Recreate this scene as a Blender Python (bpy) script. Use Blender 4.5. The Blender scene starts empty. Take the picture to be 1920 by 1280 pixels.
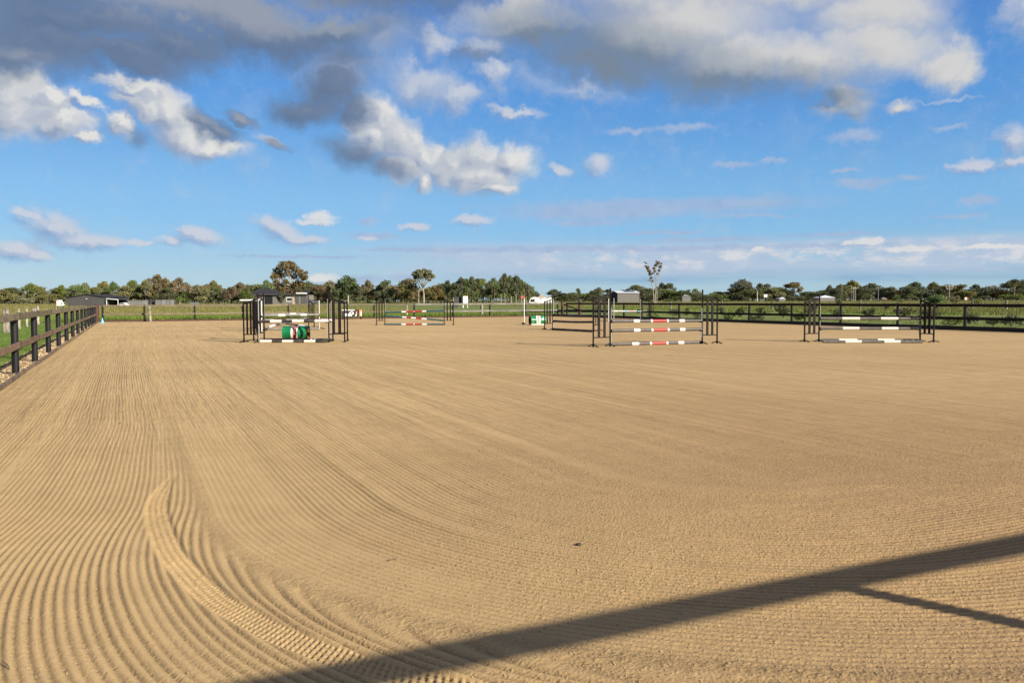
import bpy, bmesh, math, random
import numpy as np
from mathutils import Vector, Matrix
R = math.radians
SC = bpy.context.scene
COL = SC.collection
random.seed(7)

# ------------------------------------------------------------------ camera
F = 1550.0            # focal length in pixels of the 1920 wide photograph
EYE = 1.58
PITCH = math.atan((640 - 563.2) / F)
ROLL = 0.0034
cF = Vector((0, math.cos(PITCH), -math.sin(PITCH)))
cR0 = Vector((1, 0, 0)); cU0 = Vector((0, math.sin(PITCH), math.cos(PITCH)))
cR = cR0 * math.cos(ROLL) - cU0 * math.sin(ROLL)
cU = cU0 * math.cos(ROLL) + cR0 * math.sin(ROLL)
cam_d = bpy.data.cameras.new('camera')
cam = bpy.data.objects.new('camera', cam_d); COL.objects.link(cam)
cam_d.sensor_width = 36.0
cam_d.lens = 36.0 * F / 1920.0
cam_d.clip_start = 0.05; cam_d.clip_end = 9000
cam.matrix_world = Matrix(((cR.x, cU.x, -cF.x, 0), (cR.y, cU.y, -cF.y, 0), (cR.z, cU.z, -cF.z, EYE), (0, 0, 0, 1)))
SC.camera = cam

def ray(px, py):
    return (cF + cR * ((px - 960) / F) + cU * ((640 - py) / F))
def G(px, py, h=0.0):
    """ground point seen at a photograph position (surveying helper)"""
    d = ray(px, py); t = (h - EYE) / d.z
    return Vector((d.x * t, d.y * t, h))
def AT(px, py, Y):
    d = ray(px, py); t = Y / d.y
    return Vector((d.x * t, Y, EYE + d.z * t))
def HZ(px):           # horizon row at a column
    return 563.2 - ROLL * (px - 960)

# ------------------------------------------------------------------ light
SC.cycles.max_bounces = 4; SC.cycles.diffuse_bounces = 2; SC.cycles.glossy_bounces = 2; SC.cycles.transmission_bounces = 2
EXPO = 1.1
ALB = 0.72          # keeps material colours at their real-world level for this exposure
SC.view_settings.view_transform = 'Standard'
SC.view_settings.look = 'None'
SC.view_settings.exposure = EXPO
SC.view_settings.gamma = 1.0
SC.view_settings.use_curve_mapping = False
SUN_EL = R(25.0)
SUNH = Vector((0.78, -0.62, 0)).normalized()
SUND = Vector((SUNH.x * math.cos(SUN_EL), SUNH.y * math.cos(SUN_EL), math.sin(SUN_EL)))
sun_d = bpy.data.lights.new('sun', 'SUN'); sun_d.energy = 4.6; sun_d.angle = R(0.53); sun_d.color = (1.0, 0.91, 0.78)
sun = bpy.data.objects.new('sun', sun_d); COL.objects.link(sun)
sun.rotation_euler = SUND.to_track_quat('Z', 'Y').to_euler(); sun.location = SUND * 60

def lin(c):
    return tuple(((v / 255) / 12.92 if v / 255 <= 0.04045 else ((v / 255 + 0.055) / 1.055) ** 2.4) for v in c)

# ------------------------------------------------------------------ node helper
class N:
    def __init__(s, tree): s.t = tree; s.n = tree.nodes; s.l = tree.links
    def node(s, typ, **kw):
        n = s.n.new(typ)
        for k, v in kw.items(): setattr(n, k, v)
        return n
    def put(s, sock, v):
        if v is None: return
        if isinstance(v, bpy.types.NodeSocket): s.l.new(v, sock)
        else:
            if sock.type == 'RGBA' and len(v) == 3: v = (*v, 1)
            sock.default_value = v
    def m(s, op, a, b=None, c=None, clamp=False):
        n = s.node('ShaderNodeMath', operation=op, use_clamp=clamp)
        for i, v in enumerate((a, b, c)):
            if v is not None: s.put(n.inputs[i], v)
        return n.outputs[0]
    def v(s, op, a, b=None, c=None, out=0):
        n = s.node('ShaderNodeVectorMath', operation=op)
        for i, x in enumerate((a, b, c)):
            if x is None: continue
            if op == 'SCALE' and i == 1: s.put(n.inputs['Scale'], x)
            else: s.put(n.inputs[i], x)
        return n.outputs[out]
    def xyz(s, x, y, z=0.0):
        n = s.node('ShaderNodeCombineXYZ')
        for i, q in enumerate((x, y, z)): s.put(n.inputs[i], q)
        return n.outputs[0]
    def sep(s, v):
        n = s.node('ShaderNodeSeparateXYZ'); s.put(n.inputs[0], v); return n.outputs
    def noise(s, v, scale, detail=4, rough=0.55, lac=2.0, dist=0.0, out=0):
        n = s.node('ShaderNodeTexNoise'); s.put(n.inputs['Vector'], v)
        n.inputs['Scale'].default_value = scale; n.inputs['Detail'].default_value = detail
        n.inputs['Roughness'].default_value = rough; n.inputs['Lacunarity'].default_value = lac
        n.inputs['Distortion'].default_value = dist
        return n.outputs[out]
    def mix(s, f, a, b, mode='MIX'):
        n = s.node('ShaderNodeMix', data_type='RGBA', blend_type=mode)
        s.put(n.inputs[0], f); s.put(n.inputs[6], a); s.put(n.inputs[7], b)
        return n.outputs[2]
    def step(s, x, a, b, lo=0.0, hi=1.0):
        n = s.node('ShaderNodeMapRange', interpolation_type='SMOOTHSTEP')
        s.put(n.inputs[0], x); s.put(n.inputs[1], a); s.put(n.inputs[2], b); s.put(n.inputs[3], lo); s.put(n.inputs[4], hi)
        return n.outputs[0]
    def lerp(s, x, a, b, lo=0.0, hi=1.0):
        n = s.node('ShaderNodeMapRange', interpolation_type='LINEAR')
        s.put(n.inputs[0], x); s.put(n.inputs[1], a); s.put(n.inputs[2], b); s.put(n.inputs[3], lo); s.put(n.inputs[4], hi)
        return n.outputs[0]

# ------------------------------------------------------------------ sky
W = bpy.data.worlds.new('World'); SC.world = W; W.use_nodes = True
W.node_tree.nodes.clear()
SKYS = 0.1
def build_sky():
    T = N(W.node_tree)
    out = T.node('ShaderNodeOutputWorld'); bg = T.node('ShaderNodeBackground'); bg.inputs[1].default_value = SKYS
    T.l.new(bg.outputs[0], out.inputs[0])
    sky = T.node('ShaderNodeTexSky', sky_type='NISHITA')
    sky.sun_disc = False; sky.sun_elevation = SUN_EL; sky.sun_rotation = math.atan2(SUND.x, SUND.y)
    sky.altitude = 20; sky.air_density = 1.0; sky.dust_density = 0.35; sky.ozone_density = 2.0
    d = T.v('NORMALIZE', T.node('ShaderNodeTexCoord').outputs['Generated'])
    x, y, z = T.sep(d)
    az = T.m('MULTIPLY', T.m('ARCTAN2', x, y), 57.2958)
    el = T.m('MULTIPLY', T.m('ARCSINE', z), 57.2958)
    P = T.xyz(az, el, 0.0)
    EE = 2 ** EXPO
    def cc(c): return tuple(v / EE / SKYS for v in lin(c))
    def ang(px, py):
        v = ray(px, py).normalized()
        return math.degrees(math.atan2(v.x, v.y)), math.degrees(math.asin(v.z))
    # warped lookup positions: cloud edges curl at two scales, smaller towards the horizon
    k = T.step(el, 1.0, 18.0, 0.12, 1.0)
    n1 = T.noise(P, 0.16, 3, 0.55, out=1); n2 = T.noise(P, 0.75, 6, 0.62, out=1)
    w1 = T.v('SCALE', T.v('SUBTRACT', n1, (0.5, 0.5, 0.5)), T.m('MULTIPLY', k, 4.8))
    w2 = T.v('SCALE', T.v('SUBTRACT', n2, (0.5, 0.5, 0.5)), T.m('MULTIPLY', k, 2.5))
    P1 = T.v('ADD', T.v('ADD', P, w1), w2)
    P1 = T.v('MULTIPLY', P1, (1, 1, 0))
    kl = T.step(el, 0.5, 9.0, 0.35, 1.0)
    w3 = T.v('SCALE', T.v('SUBTRACT', T.noise(P, 1.1, 6, 0.62, out=1), (0.5, 0.5, 0.5)), T.m('MULTIPLY', kl, 1.7))
    P2 = T.v('MULTIPLY', T.v('ADD', P, T.v('MULTIPLY', w3, (1.0, 0.7, 0))), (1, 1, 0))
    def field_group(name, ells, namp, nscale, grow=1.25):
        g = bpy.data.node_groups.new(name, 'ShaderNodeTree')
        g.interface.new_socket('P', in_out='INPUT', socket_type='NodeSocketVector')
        g.interface.new_socket('D', in_out='OUTPUT', socket_type='NodeSocketFloat')
        t = N(g); gi = t.node('NodeGroupInput'); go = t.node('NodeGroupOutput')
        acc = None
        for e in ells:
            px, py, rx, ry = e[:4]; rot = e[4] if len(e) > 4 else 0; wt = e[5] if len(e) > 5 else 1.0
            a0, e0 = ang(px, py); a1, e1 = ang(px + rx, py); a2, e2 = ang(px, py - ry)
            if py - ry < -200: e2 = e0 + ry / 27.0
            mp = t.node('ShaderNodeMapping', vector_type='TEXTURE')
            t.l.new(gi.outputs[0], mp.inputs[0])
            mp.inputs[1].default_value = (a0, e0, 0); mp.inputs[2].default_value = (0, 0, R(rot))
            mp.inputs[3].default_value = (max(.1, abs(a1 - a0)) * grow, max(.1, abs(e2 - e0)) * grow, 1)
            gr = t.node('ShaderNodeTexGradient', gradient_type='SPHERICAL'); t.l.new(mp.outputs[0], gr.inputs[0])
            q = t.m('MULTIPLY', gr.outputs[1], wt)
            acc = q if acc is None else t.m('SMOOTH_MAX', acc, q, 0.12)
        if namp:
            nn = t.noise(gi.outputs[0], nscale, 8, 0.6)
            acc2 = t.m('MULTIPLY_ADD', t.m('SUBTRACT', nn, 0.5), namp, acc)
            acc = t.m('MULTIPLY', acc2, t.step(acc, 0.0, 0.10))
        t.l.new(acc, go.inputs[0])
        def inst(p):
            gn = T.node('ShaderNodeGroup'); gn.node_tree = g; T.put(gn.inputs[0], p); return gn.outputs[0]
        return inst
    # --- base blue
    hs = T.node('ShaderNodeHueSaturation'); hs.inputs['Saturation'].default_value = 1.12
    T.l.new(sky.outputs[0], hs.inputs['Color'])
    col = hs.outputs[0]
    # pull the low sky to the pale cyan of clean coastal air
    target = T.mix(T.step(el, 0.0, 6.0), cc((172, 205, 222)), cc((128, 188, 236)))
    target = T.mix(T.step(el, 5.0, 14.0), target, cc((86, 154, 224)))
    target = T.mix(T.step(el, 12.0, 26.0), target, cc((50, 102, 190)))
    azr = T.step(az, -34.0, 40.0)
    target = T.mix(T.m('MULTIPLY', azr, 0.55), target, T.mix(1.0, target, (0.80, 0.86, 0.90), 'MULTIPLY'))
    col = T.mix(0.90, T.v('SCALE', col, 0.7), target)
    # --- thin veil low over the horizon on the right: stretched cloud sheets
    PS = T.v('MULTIPLY', P, (0.12, 1.25, 1))
    bank = T.noise(T.v('ADD', PS, T.v('SCALE', w3, 0.10)), 1.0, 7, 0.60)
    side = T.step(az, -13.0, 0.0)
    env = T.m('MULTIPLY', T.step(el, 1.35, 1.9), T.step(el, 4.3, 3.3))
    m = T.m('MULTIPLY', T.m('MULTIPLY', T.step(bank, 0.22, 0.58), env), T.m('MULTIPLY', side, 0.92))
    col = T.mix(m, col, cc((182, 198, 220)))
    puff = T.noise(T.v('MULTIPLY', P, (0.45, 0.9, 1)), 1.25, 7, 0.62)
    m = T.m('MULTIPLY', T.m('MULTIPLY', T.step(puff, 0.44, 0.66), T.m('MULTIPLY', T.step(el, 1.7, 2.5), T.step(el, 4.0, 3.2))), T.m('MULTIPLY', T.step(az, -8, 12), 0.85))
    col = T.mix(m, col, cc((222, 221, 225)))
    m = T.m('MULTIPLY', T.m('MULTIPLY', T.step(el, 0.85, 1.4), T.step(el, 2.3, 1.3)), T.m('MULTIPLY', T.step(az, -10.0, 4.0), T.step(bank, 0.35, 0.6, 0.75, 0.25)))
    col = T.mix(m, col, cc((134, 172, 208)))
    # --- thin streaks
    S = field_group('streak_field', [
        (1230, 388, 300, 17), (1120, 400, 180, 14), (1330, 385, 190, 9), (1105, 418, 75, 7), (1280, 241, 62, 8), (1180, 247, 42, 6), (1380, 309, 40, 6), (1450, 303, 26, 6),
        (1620, 343, 58, 10), (1705, 334, 30, 6), (1585, 321, 26, 5), (1835, 375, 40, 9), (1800, 405, 55, 4), (1560, 440, 100, 4), (1240, 437, 80, 4),
        (1330, 449, 110, 5), (1560, 460, 120, 5), (1000, 467, 300, 6), (1250, 466, 260, 6), (760, 468, 90, 4), (560, 481, 130, 3), (1400, 405, 90, 4), (1780, 190, 60, 4), (1780, 240, 35, 6),
        (1690, 200, 30, 12), (690, 416, 20, 7), (700, 442, 50, 8), (1600, 255, 50, 14), (680, 524, 44, 9), (762, 521, 40, 7)], 0.30, 1.3, 1.5)
    m = T.m('MULTIPLY', T.step(S(P2), 0.03, 0.75), 0.78)
    col = T.mix(m, col, T.mix(T.noise(P2, 0.9, 4), cc((140, 172, 212)), cc((184, 196, 220))))
    SO = (0.55, 0.45, 0.0)    # shift towards the sun side for self shading
    def cloud(inst, Pq, t0, t1, shade, mid, lit, gain, alpha=1.0, off=SO, bias=0.5, fine=0.0, extra=None):
        nonlocal col
        D = inst(Pq); D2 = inst(T.v('ADD', Pq, off))
        m = T.step(D, t0, t1)
        if alpha != 1.0: m = T.m('MULTIPLY', m, alpha)
        L = T.m('MULTIPLY_ADD', T.m('SUBTRACT', D, D2), gain, bias)
        if extra is not None: L = T.m('ADD', L, extra)
        c = T.mix(T.step(L, 0.0, 0.5), cc(shade), cc(mid))
        c = T.mix(T.step(L, 0.45, 1.0), c, cc(lit))
        col = T.mix(m, col, c)
        return m
    # --- small low clouds
    LOW = field_group('low_cloud_field', [
        (100, 425, 70, 30, -20), (155, 452, 80, 17), (55, 402, 45, 10, -25), (205, 455, 40, 12), (30, 470, 50, 22), (70, 480, 34, 12), (375, 442, 52, 18, -15), (322, 450, 26, 12), (262, 455, 36, 6),
        (525, 432, 56, 20, -25), (575, 450, 44, 10), (780, 426, 30, 9), (690, 446, 20, 6), (886, 414, 42, 11), (1900, 262, 34, 30), (1830, 310, 52, 15), (1905, 300, 30, 14), (1930, 20, 60, 60)], 0.75, 1.1, 1.4)
    cloud(LOW, P2, 0.04, 0.74, (136, 164, 204), (170, 184, 210), (208, 210, 220), 1.3, 0.84, (0.35, 0.45, 0))
    WL = field_group('white_low_field', [(600, 409, 30, 13), (592, 418, 38, 7), (604, 522, 34, 9), (1626, 453, 34, 9), (1590, 456, 10, 5), (1700, 466, 60, 6), (1860, 462, 60, 5), (1420, 466, 14, 6)], 0.9, 1.7, 1.35)
    cloud(WL, P2, 0.04, 0.62, (160, 180, 208), (214, 216, 222), (228, 226, 224), 1.6, 0.85, (0.25, 0.4, 0), 0.55)
    # --- grey veils between the big clouds
    GR = field_group('grey_cloud_field', [
        (800, 155, 92, 52, -18), (850, 190, 62, 34), (822, 70, 52, 40), (900, 92, 70, 40, 0, 0.8), (925, 146, 44, 32), (960, 215, 58, 14), (1112, 313, 26, 24), (1050, 317, 30, 13, -25),
        (700, 205, 60, 40, 0, .8), (1080, 165, 150, 24, -8, 0.6), (640, 130, 90, 60, 0, 0.7), (735, 60, 110, 70, 0, 0.6), (880, 40, 120, 50, 0, .5), (760, 130, 130, 60, 0, .55), (1000, 150, 90, 40, 0, .5), (520, 272, 40, 12, -15)], 0.40, 0.5, 1.3)
    cloud(GR, P1, 0.05, 0.85, (138, 162, 200), (172, 186, 210), (206, 210, 220), 1.1, 0.88)
    # --- sunlit cumulus
    WH = field_group('white_cloud_field', [
        (10, 150, 70, 60), (45, 205, 90, 58), (120, 232, 60, 32), (155, 262, 34, 14), (100, 180, 60, 22, -35), (262, 165, 62, 20, -12), (310, 205, 62, 46, -30), (345, 250, 74, 40, -20), (405, 275, 66, 20, -6), (216, 235, 28, 28), (160, 190, 40, 16, -20),
        (715, 215, 44, 50), (745, 262, 62, 52, -35), (790, 300, 54, 40), (792, 345, 20, 24), (700, 255, 55, 44), (890, 300, 76, 44), (905, 330, 84, 40), (965, 300, 46, 34, -10), (930, 355, 50, 16), (850, 310, 50, 40), (880, 330, 60, 36), (275, 195, 60, 40, -20), (80, 200, 80, 50), (760, 320, 50, 36), (830, 325, 40, 34)], 0.70, 0.5, 1.42)
    cloud(WH, P1, 0.05, 0.66, (148, 162, 188), (190, 196, 206), (228, 227, 224), 1.15, 0.97, SO, 0.50)
    # --- dark, shaded undersides
    DK = field_group('dark_cloud_field', [(20, 70, 260, 70), (250, 95, 150, 40), (500, 50, 260, 60), 
        (90, 60, 260, 62, -10), (250, 112, 110, 34, -8), (130, 20, 300, 60), (420, 30, 230, 62), (610, 45, 150, 46), (330, 75, 140, 44), (40, -60, 500, 90), (640, -50, 300, 70), (560, 100, 60, 34, 20, 0.55),
        (620, 160, 72, 54, 15), (580, 205, 76, 40), (655, 205, 44, 44), (640, 100, 100, 70, 0, .7), (720, 30, 110, 60, 0, .6), (900, 110, 70, 26, 0, .55), (408, 240, 58, 26, -22), (375, 215, 40, 20, -20), (460, 222, 44, 16, -30), (528, 277, 34, 10, -15), (670, 295, 66, 32, -15, .8), (720, 320, 60, 24, -20, .7), (250, 258, 40, 24, 0, .6), (870, 100, 34, 24, 0, .6)], 0.24, 0.38, 1.35)
    sh = field_group('pale_patch_field', [(470, 10, 190, 40), (330, -10, 160, 30), (60, 110, 60, 20, 0, .5), (600, 30, 90, 26, 0, .5)], 0.0, 1, 2.1)
    cloud(DK, P1, 0.02, 0.80, (92, 112, 142), (106, 125, 154), (150, 158, 172), 0.7, 0.96, SO, 0.36, extra=T.m('MULTIPLY', sh(P2), 0.8))
    # --- great grey and white cloud at the upper right
    BG = field_group('great_cloud_field', [
        (1230, 55, 290, 105), (1380, 120, 250, 70, -5), (1130, 110, 150, 55, -10), (1520, 130, 150, 70), (1640, 90, 150, 66), (1760, 105, 70, 46), (1800, 110, 34, 30), (1590, 190, 60, 34, -30), (1000, 40, 130, 60), (960, 10, 110, 40), (1400, -60, 520, 110), (1640, 20, 160, 70), (1560, 215, 40, 16, 0, .8), (1690, 198, 26, 12)], 0.20, 0.26, 1.38)
    dk = field_group('grey_base_field', [(1150, 130, 230, 70, -10), (1330, 172, 240, 44, -4), (1040, 90, 150, 70), (1500, 190, 140, 24), (1600, 215, 60, 20, 0, .6)], 0.10, 0.4, 1.7)
    ex = T.m('MULTIPLY', T.lerp(dk(P2), 0.0, 0.80), -0.95)
    cloud(BG, P1, 0.0, 0.85, (120, 136, 156), (168, 175, 184), (212, 211, 210), 0.32, 0.98, SO, 0.90, extra=ex)
    # --- the same kind of broken cloud goes on outside the picture
    zz = T.m('ADD', T.m('MAXIMUM', z, 0.0), 0.12)
    Q = T.xyz(T.m('DIVIDE', x, zz), T.m('DIVIDE', y, zz), 0.0)
    far = T.noise(Q, 0.8, 8, 0.6)
    outw = T.m('MAXIMUM', T.step(T.m('ABSOLUTE', az), 36.0, 44.0), T.step(el, 24.0, 30.0))
    m = T.m('MULTIPLY', T.m('MULTIPLY', T.step(far, 0.42, 0.58), outw), T.m('MULTIPLY', T.step(el, 1.0, 5.0), 0.85))
    col = T.mix(m, col, T.mix(T.step(T.noise(Q, 1.3, 6, 0.6), 0.4, 0.6), cc((138, 150, 172)), cc((222, 218, 210))))
    T.put(bg.inputs[0], col)
build_sky()
W.cycles.sampling_method = 'MANUAL'; W.cycles.sample_map_resolution = 512

# ------------------------------------------------------------------ mesh helpers
def obj(name, me, parent=None, loc=None, kind=None):
    o = bpy.data.objects.new(name, me); COL.objects.link(o)
    if parent is not None: o.parent = parent
    if loc is not None: o.location = loc
    if kind: o['kind'] = kind
    return o
def tag(o, label, cat, group=None):
    o['label'] = label; o['category'] = cat
    if group: o['group'] = group
    return o
def thing(name, label, cat, loc=(0, 0, 0), group=None):
    o = bpy.data.objects.new(name, None); COL.objects.link(o); o.location = loc
    o.empty_display_size = 0.2
    return tag(o, label, cat, group)

class MB:
    """collects polygons, then becomes ONE mesh"""
    def __init__(s): s.v = []; s.f = []; s.mi = []
    def add(s, vs, fs, mi=0):
        b = len(s.v); s.v += [tuple(v) for v in vs]; s.f += [[b + i for i in f] for f in fs]; s.mi += [mi] * len(fs)
    def box(s, c, size, mi=0, rz=0.0):
        x, y, z = (q / 2 for q in size); ca, sa = math.cos(rz), math.sin(rz)
        vs = []
        for dz in (-z, z):
            for dx, dy in ((-x, -y), (x, -y), (x, y), (-x, y)):
                vs.append((c[0] + dx * ca - dy * sa, c[1] + dx * sa + dy * ca, c[2] + dz))
        s.add(vs, [(0, 3, 2, 1), (4, 5, 6, 7), (0, 1, 5, 4), (1, 2, 6, 5), (2, 3, 7, 6), (3, 0, 4, 7)], mi)
    def bar(s, a, b, w, h, mi=0, up=(0, 0, 1), bev=0.0):
        """rectangular bar from a to b, w across, h along 'up'"""
        a = Vector(a); b = Vector(b); d = (b - a).normalized(); up = Vector(up)
        if abs(d.dot(up)) > 0.98: up = Vector((0, 1, 0)) if abs(d.y) < .9 else Vector((1, 0, 0))
        r = d.cross(up).normalized(); u = r.cross(d).normalized()
        if bev <= 0: pr = [(-w / 2, -h / 2), (w / 2, -h / 2), (w / 2, h / 2), (-w / 2, h / 2)]
        else:
            x, y, e = w / 2, h / 2, bev
            pr = [(-x + e, -y), (x - e, -y), (x, -y + e), (x, y - e), (x - e, y), (-x + e, y), (-x, y - e), (-x, -y + e)]
        n = len(pr)
        vs = [a + r * p[0] + u * p[1] for p in pr] + [b + r * p[0] + u * p[1] for p in pr]
        fs = [tuple(reversed(range(n))), tuple(range(n, 2 * n))] + [(i, (i + 1) % n, n + (i + 1) % n, n + i) for i in range(n)]
        s.add(vs, fs, mi)
    def tube(s, pts, rad, n=8, mi=0, caps=True, mis=None):
        """round tube through points; rad a number or list"""
        pts = [Vector(p) for p in pts]; k = len(pts)
        if not hasattr(rad, '__len__'): rad = [rad] * k
        vs = []
        for i, p in enumerate(pts):
            d = (pts[min(i + 1, k - 1)] - pts[max(i - 1, 0)]).normalized()
            up = Vector((0, 0, 1)) if abs(d.z) < 0.9 else Vector((0, 1, 0))
            r = d.cross(up).normalized(); u = r.cross(d).normalized()
            for j in range(n):
                a = 2 * math.pi * j / n; vs.append(p + (r * math.cos(a) + u * math.sin(a)) * rad[i])
        b = len(s.v); s.v += [tuple(v) for v in vs]
        for i in range(k - 1):
            for j in range(n):
                s.f.append([b + i * n + j, b + i * n + (j + 1) % n, b + (i + 1) * n + (j + 1) % n, b + (i + 1) * n + j])
                s.mi.append(mis[i] if mis else mi)
        if caps:
            s.f.append([b + j for j in reversed(range(n))]); s.mi.append(mis[0] if mis else mi)
            s.f.append([b + (k - 1) * n + j for j in range(n)]); s.mi.append(mis[-1] if mis else mi)
    def mesh(s, name, mats, smooth=False, origin=None):
        me = bpy.data.meshes.new(name)
        vs = s.v
        if origin is not None: vs = [(v[0] - origin[0], v[1] - origin[1], v[2] - origin[2]) for v in vs]
        me.from_pydata(vs, [], s.f)
        for m in (mats if isinstance(mats, (list, tuple)) else [mats]): me.materials.append(m)
        me.polygons.foreach_set('material_index', s.mi)
        if smooth:
            me.polygons.foreach_set('use_smooth', [True] * len(s.f))
            try: me.set_sharp_from_angle(angle=R(40))
            except Exception: pass
        me.update(); return me
    def obj(s, name, mats, parent=None, smooth=False, kind=None):
        """vertices are given in world space; a child is stored relative to its parent's location"""
        org = None
        if parent is not None:
            org = Vector(parent.location); p = parent.parent
            while p is not None: org = org + Vector(p.location); p = p.parent
        return obj(name, s.mesh(name, mats, smooth, org), parent, kind=kind)

def np_mesh(name, V, Fq, mats, smooth=True, attr=None):
    me = bpy.data.meshes.new(name)
    nf, k = Fq.shape
    me.vertices.add(len(V)); me.vertices.foreach_set('co', V.astype(np.float32).ravel())
    me.loops.add(nf * k); me.loops.foreach_set('vertex_index', Fq.astype(np.int32).ravel())
    me.polygons.add(nf); me.polygons.foreach_set('loop_start', np.arange(0, nf * k, k, dtype=np.int32))
    me.polygons.foreach_set('loop_total', np.full(nf, k, dtype=np.int32))
    if smooth: me.polygons.foreach_set('use_smooth', np.ones(nf, dtype=bool))
    for m in (mats if isinstance(mats, (list, tuple)) else [mats]): me.materials.append(m)
    me.update(calc_edges=True)
    if attr:
        for an, av in attr.items():
            a = me.attributes.new(an, 'FLOAT', 'POINT'); a.data.foreach_set('value', av.astype(np.float32).ravel())
    return me

# ------------------------------------------------------------------ materials
def material(name, color, rough=0.7, var=0.0, vscale=3.0, bump=0.0, bscale=40.0, color2=None, metal=0.0, spec=0.4, stretch=None, objvar=0.0, coord='Object', transl=0.0):
    m = bpy.data.materials.new(name); m.use_nodes = True; t = N(m.node_tree)
    b = m.node_tree.nodes['Principled BSDF']
    if max(color) >= 0.5: color = tuple(v * 0.86 for v in color)
    else:
        color = tuple(v * ALB for v in color); color2 = tuple(v * ALB for v in color2) if color2 else None
    b.inputs['Roughness'].default_value = rough; b.inputs['Metallic'].default_value = metal
    b.inputs['Specular IOR Level'].default_value = spec
    c = (*color, 1)
    tc = t.node('ShaderNodeTexCoord').outputs[coord]
    if stretch: tc = t.v('MULTIPLY', tc, stretch)
    cs = None
    if var or color2:
        nz = t.noise(tc, vscale, 6, 0.62)
        if color2: cs = t.mix(t.step(nz, 0.38, 0.62), color, color2)
        else:
            f = t.lerp(nz, 0.25, 0.75, 1 - var, 1 + var)
            cs = t.v('SCALE', color, f)
    if objvar:
        oi = t.node('ShaderNodeObjectInfo').outputs['Random']
        f = t.lerp(oi, 0, 1, 1 - objvar, 1 + objvar)
        cs = t.v('SCALE', cs if cs is not None else color, f)
    if cs is not None: t.l.new(cs, b.inputs['Base Color'])
    else: b.inputs['Base Color'].default_value = c
    if bump:
        bn = t.node('ShaderNodeBump'); bn.inputs['Strength'].default_value = bump; bn.inputs['Distance'].default_value = 0.01
        t.l.new(t.noise(tc, bscale, 5, 0.6), bn.inputs['Height']); t.l.new(bn.outputs[0], b.inputs['Normal'])
    return m

M = {}
M['steel_black'] = material('black_steel', (0.008, 0.008, 0.009), 0.55, color2=(0.018, 0.011, 0.009), vscale=5, spec=0.12)
M['steel_red'] = material('red_oxide_black', (0.016, 0.013, 0.013), 0.6, color2=(0.05, 0.02, 0.015), vscale=7)
M['track_grey'] = material('grey_track', (0.42, 0.44, 0.43), 0.5, var=0.2)
M['track_white'] = material('white_track', (0.62, 0.62, 0.58), 0.5, var=0.15)
M['post_black'] = material('black_recycled_post', (0.014, 0.013, 0.014), 0.4, var=0.25, vscale=4, bump=0.3, bscale=20, spec=0.3)
M['rail_brown'] = material('weathered_brown_rail', (0.22, 0.145, 0.09), 0.7, color2=(0.15, 0.10, 0.065), vscale=2.2, spec=0.15, bump=0.4, bscale=30, stretch=(1, 1, 4), objvar=0.2)
M['rail_grey'] = material('weathered_grey_rail', (0.21, 0.175, 0.11), 0.7, color2=(0.14, 0.115, 0.072), vscale=2.2, spec=0.15, bump=0.4, bscale=30, stretch=(1, 1, 4), objvar=0.2)
M['rail_dark'] = material('shaded_rail', (0.022, 0.017, 0.014), 0.7, color2=(0.013, 0.011, 0.009), vscale=1.5, spec=0.1, bump=0.3, bscale=30, objvar=0.2)  # right fence's shaded side painted into the rail colour
M['rail_pale'] = material('pale_sunlit_rail', (0.22, 0.21, 0.18), 0.6, color2=(0.13, 0.12, 0.10), vscale=1.0, objvar=0.2)  # sunlit look of the far rails put into the colour
M['strap'] = material('black_strap', (0.01, 0.01, 0.01), 0.5)
M['corner_brown'] = material('red_brown_timber', (0.075, 0.03, 0.022), 0.8, var=0.35, vscale=6, bump=0.5, bscale=30)
M['sleeper'] = material('weathered_sleeper', (0.24, 0.165, 0.095), 0.9, color2=(0.12, 0.08, 0.05), vscale=3, bump=0.6, bscale=40, objvar=0.25)
M['old_post'] = material('silvered_timber', (0.42, 0.37, 0.30), 0.95, color2=(0.24, 0.20, 0.16), vscale=4, bump=0.7, bscale=40, objvar=0.2)
M['old_post_dark'] = material('dark_steel_picket', (0.03, 0.028, 0.025), 0.8)
M['pole_black'] = material('black_painted_pole', (0.032, 0.03, 0.03), 0.5, color2=(0.09, 0.075, 0.055), vscale=5)
M['pole_white'] = material('cream_white_paint', (0.70, 0.66, 0.55), 0.5, color2=(0.62, 0.57, 0.45), vscale=6)
M['pole_clean'] = material('white_paint', (0.74, 0.73, 0.70), 0.45, var=0.08)
M['pole_grey'] = material('grey_painted_pole', (0.155, 0.135, 0.115), 0.55, color2=(0.11, 0.095, 0.08), vscale=4)
M['pole_dgrey'] = material('dark_grey_painted_pole', (0.10, 0.088, 0.078), 0.5, color2=(0.07, 0.06, 0.052), vscale=4)
M['pole_silver'] = material('silver_grey_pole', (0.25, 0.235, 0.20), 0.55, color2=(0.17, 0.16, 0.13), vscale=4)
M['pole_red'] = material('red_paint', (0.42, 0.035, 0.028), 0.45, var=0.15)
M['pole_teal'] = material('teal_paint', (0.035, 0.105, 0.115), 0.5, var=0.2)
M['pole_plum'] = material('dull_plum_paint', (0.10, 0.065, 0.06), 0.6, var=0.2)
M['pole_dark'] = material('dark_stained_pole', (0.032, 0.022, 0.018), 0.6, var=0.3)
M['pole_blue'] = material('pale_blue_paint', (0.25, 0.48, 0.58), 0.5, var=0.1)
M['pole_rose'] = material('faded_rose_paint', (0.60, 0.33, 0.26), 0.5, var=0.1)
M['drum_green'] = material('green_drum_paint', (0.010, 0.235, 0.085), 0.38, color2=(0.012, 0.19, 0.07), vscale=3)
M['drum_white'] = material('drum_white_band', (0.75, 0.70, 0.60), 0.4, var=0.08)
M['drum_red'] = material('drum_red_band', (0.50, 0.012, 0.02), 0.4)
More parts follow.
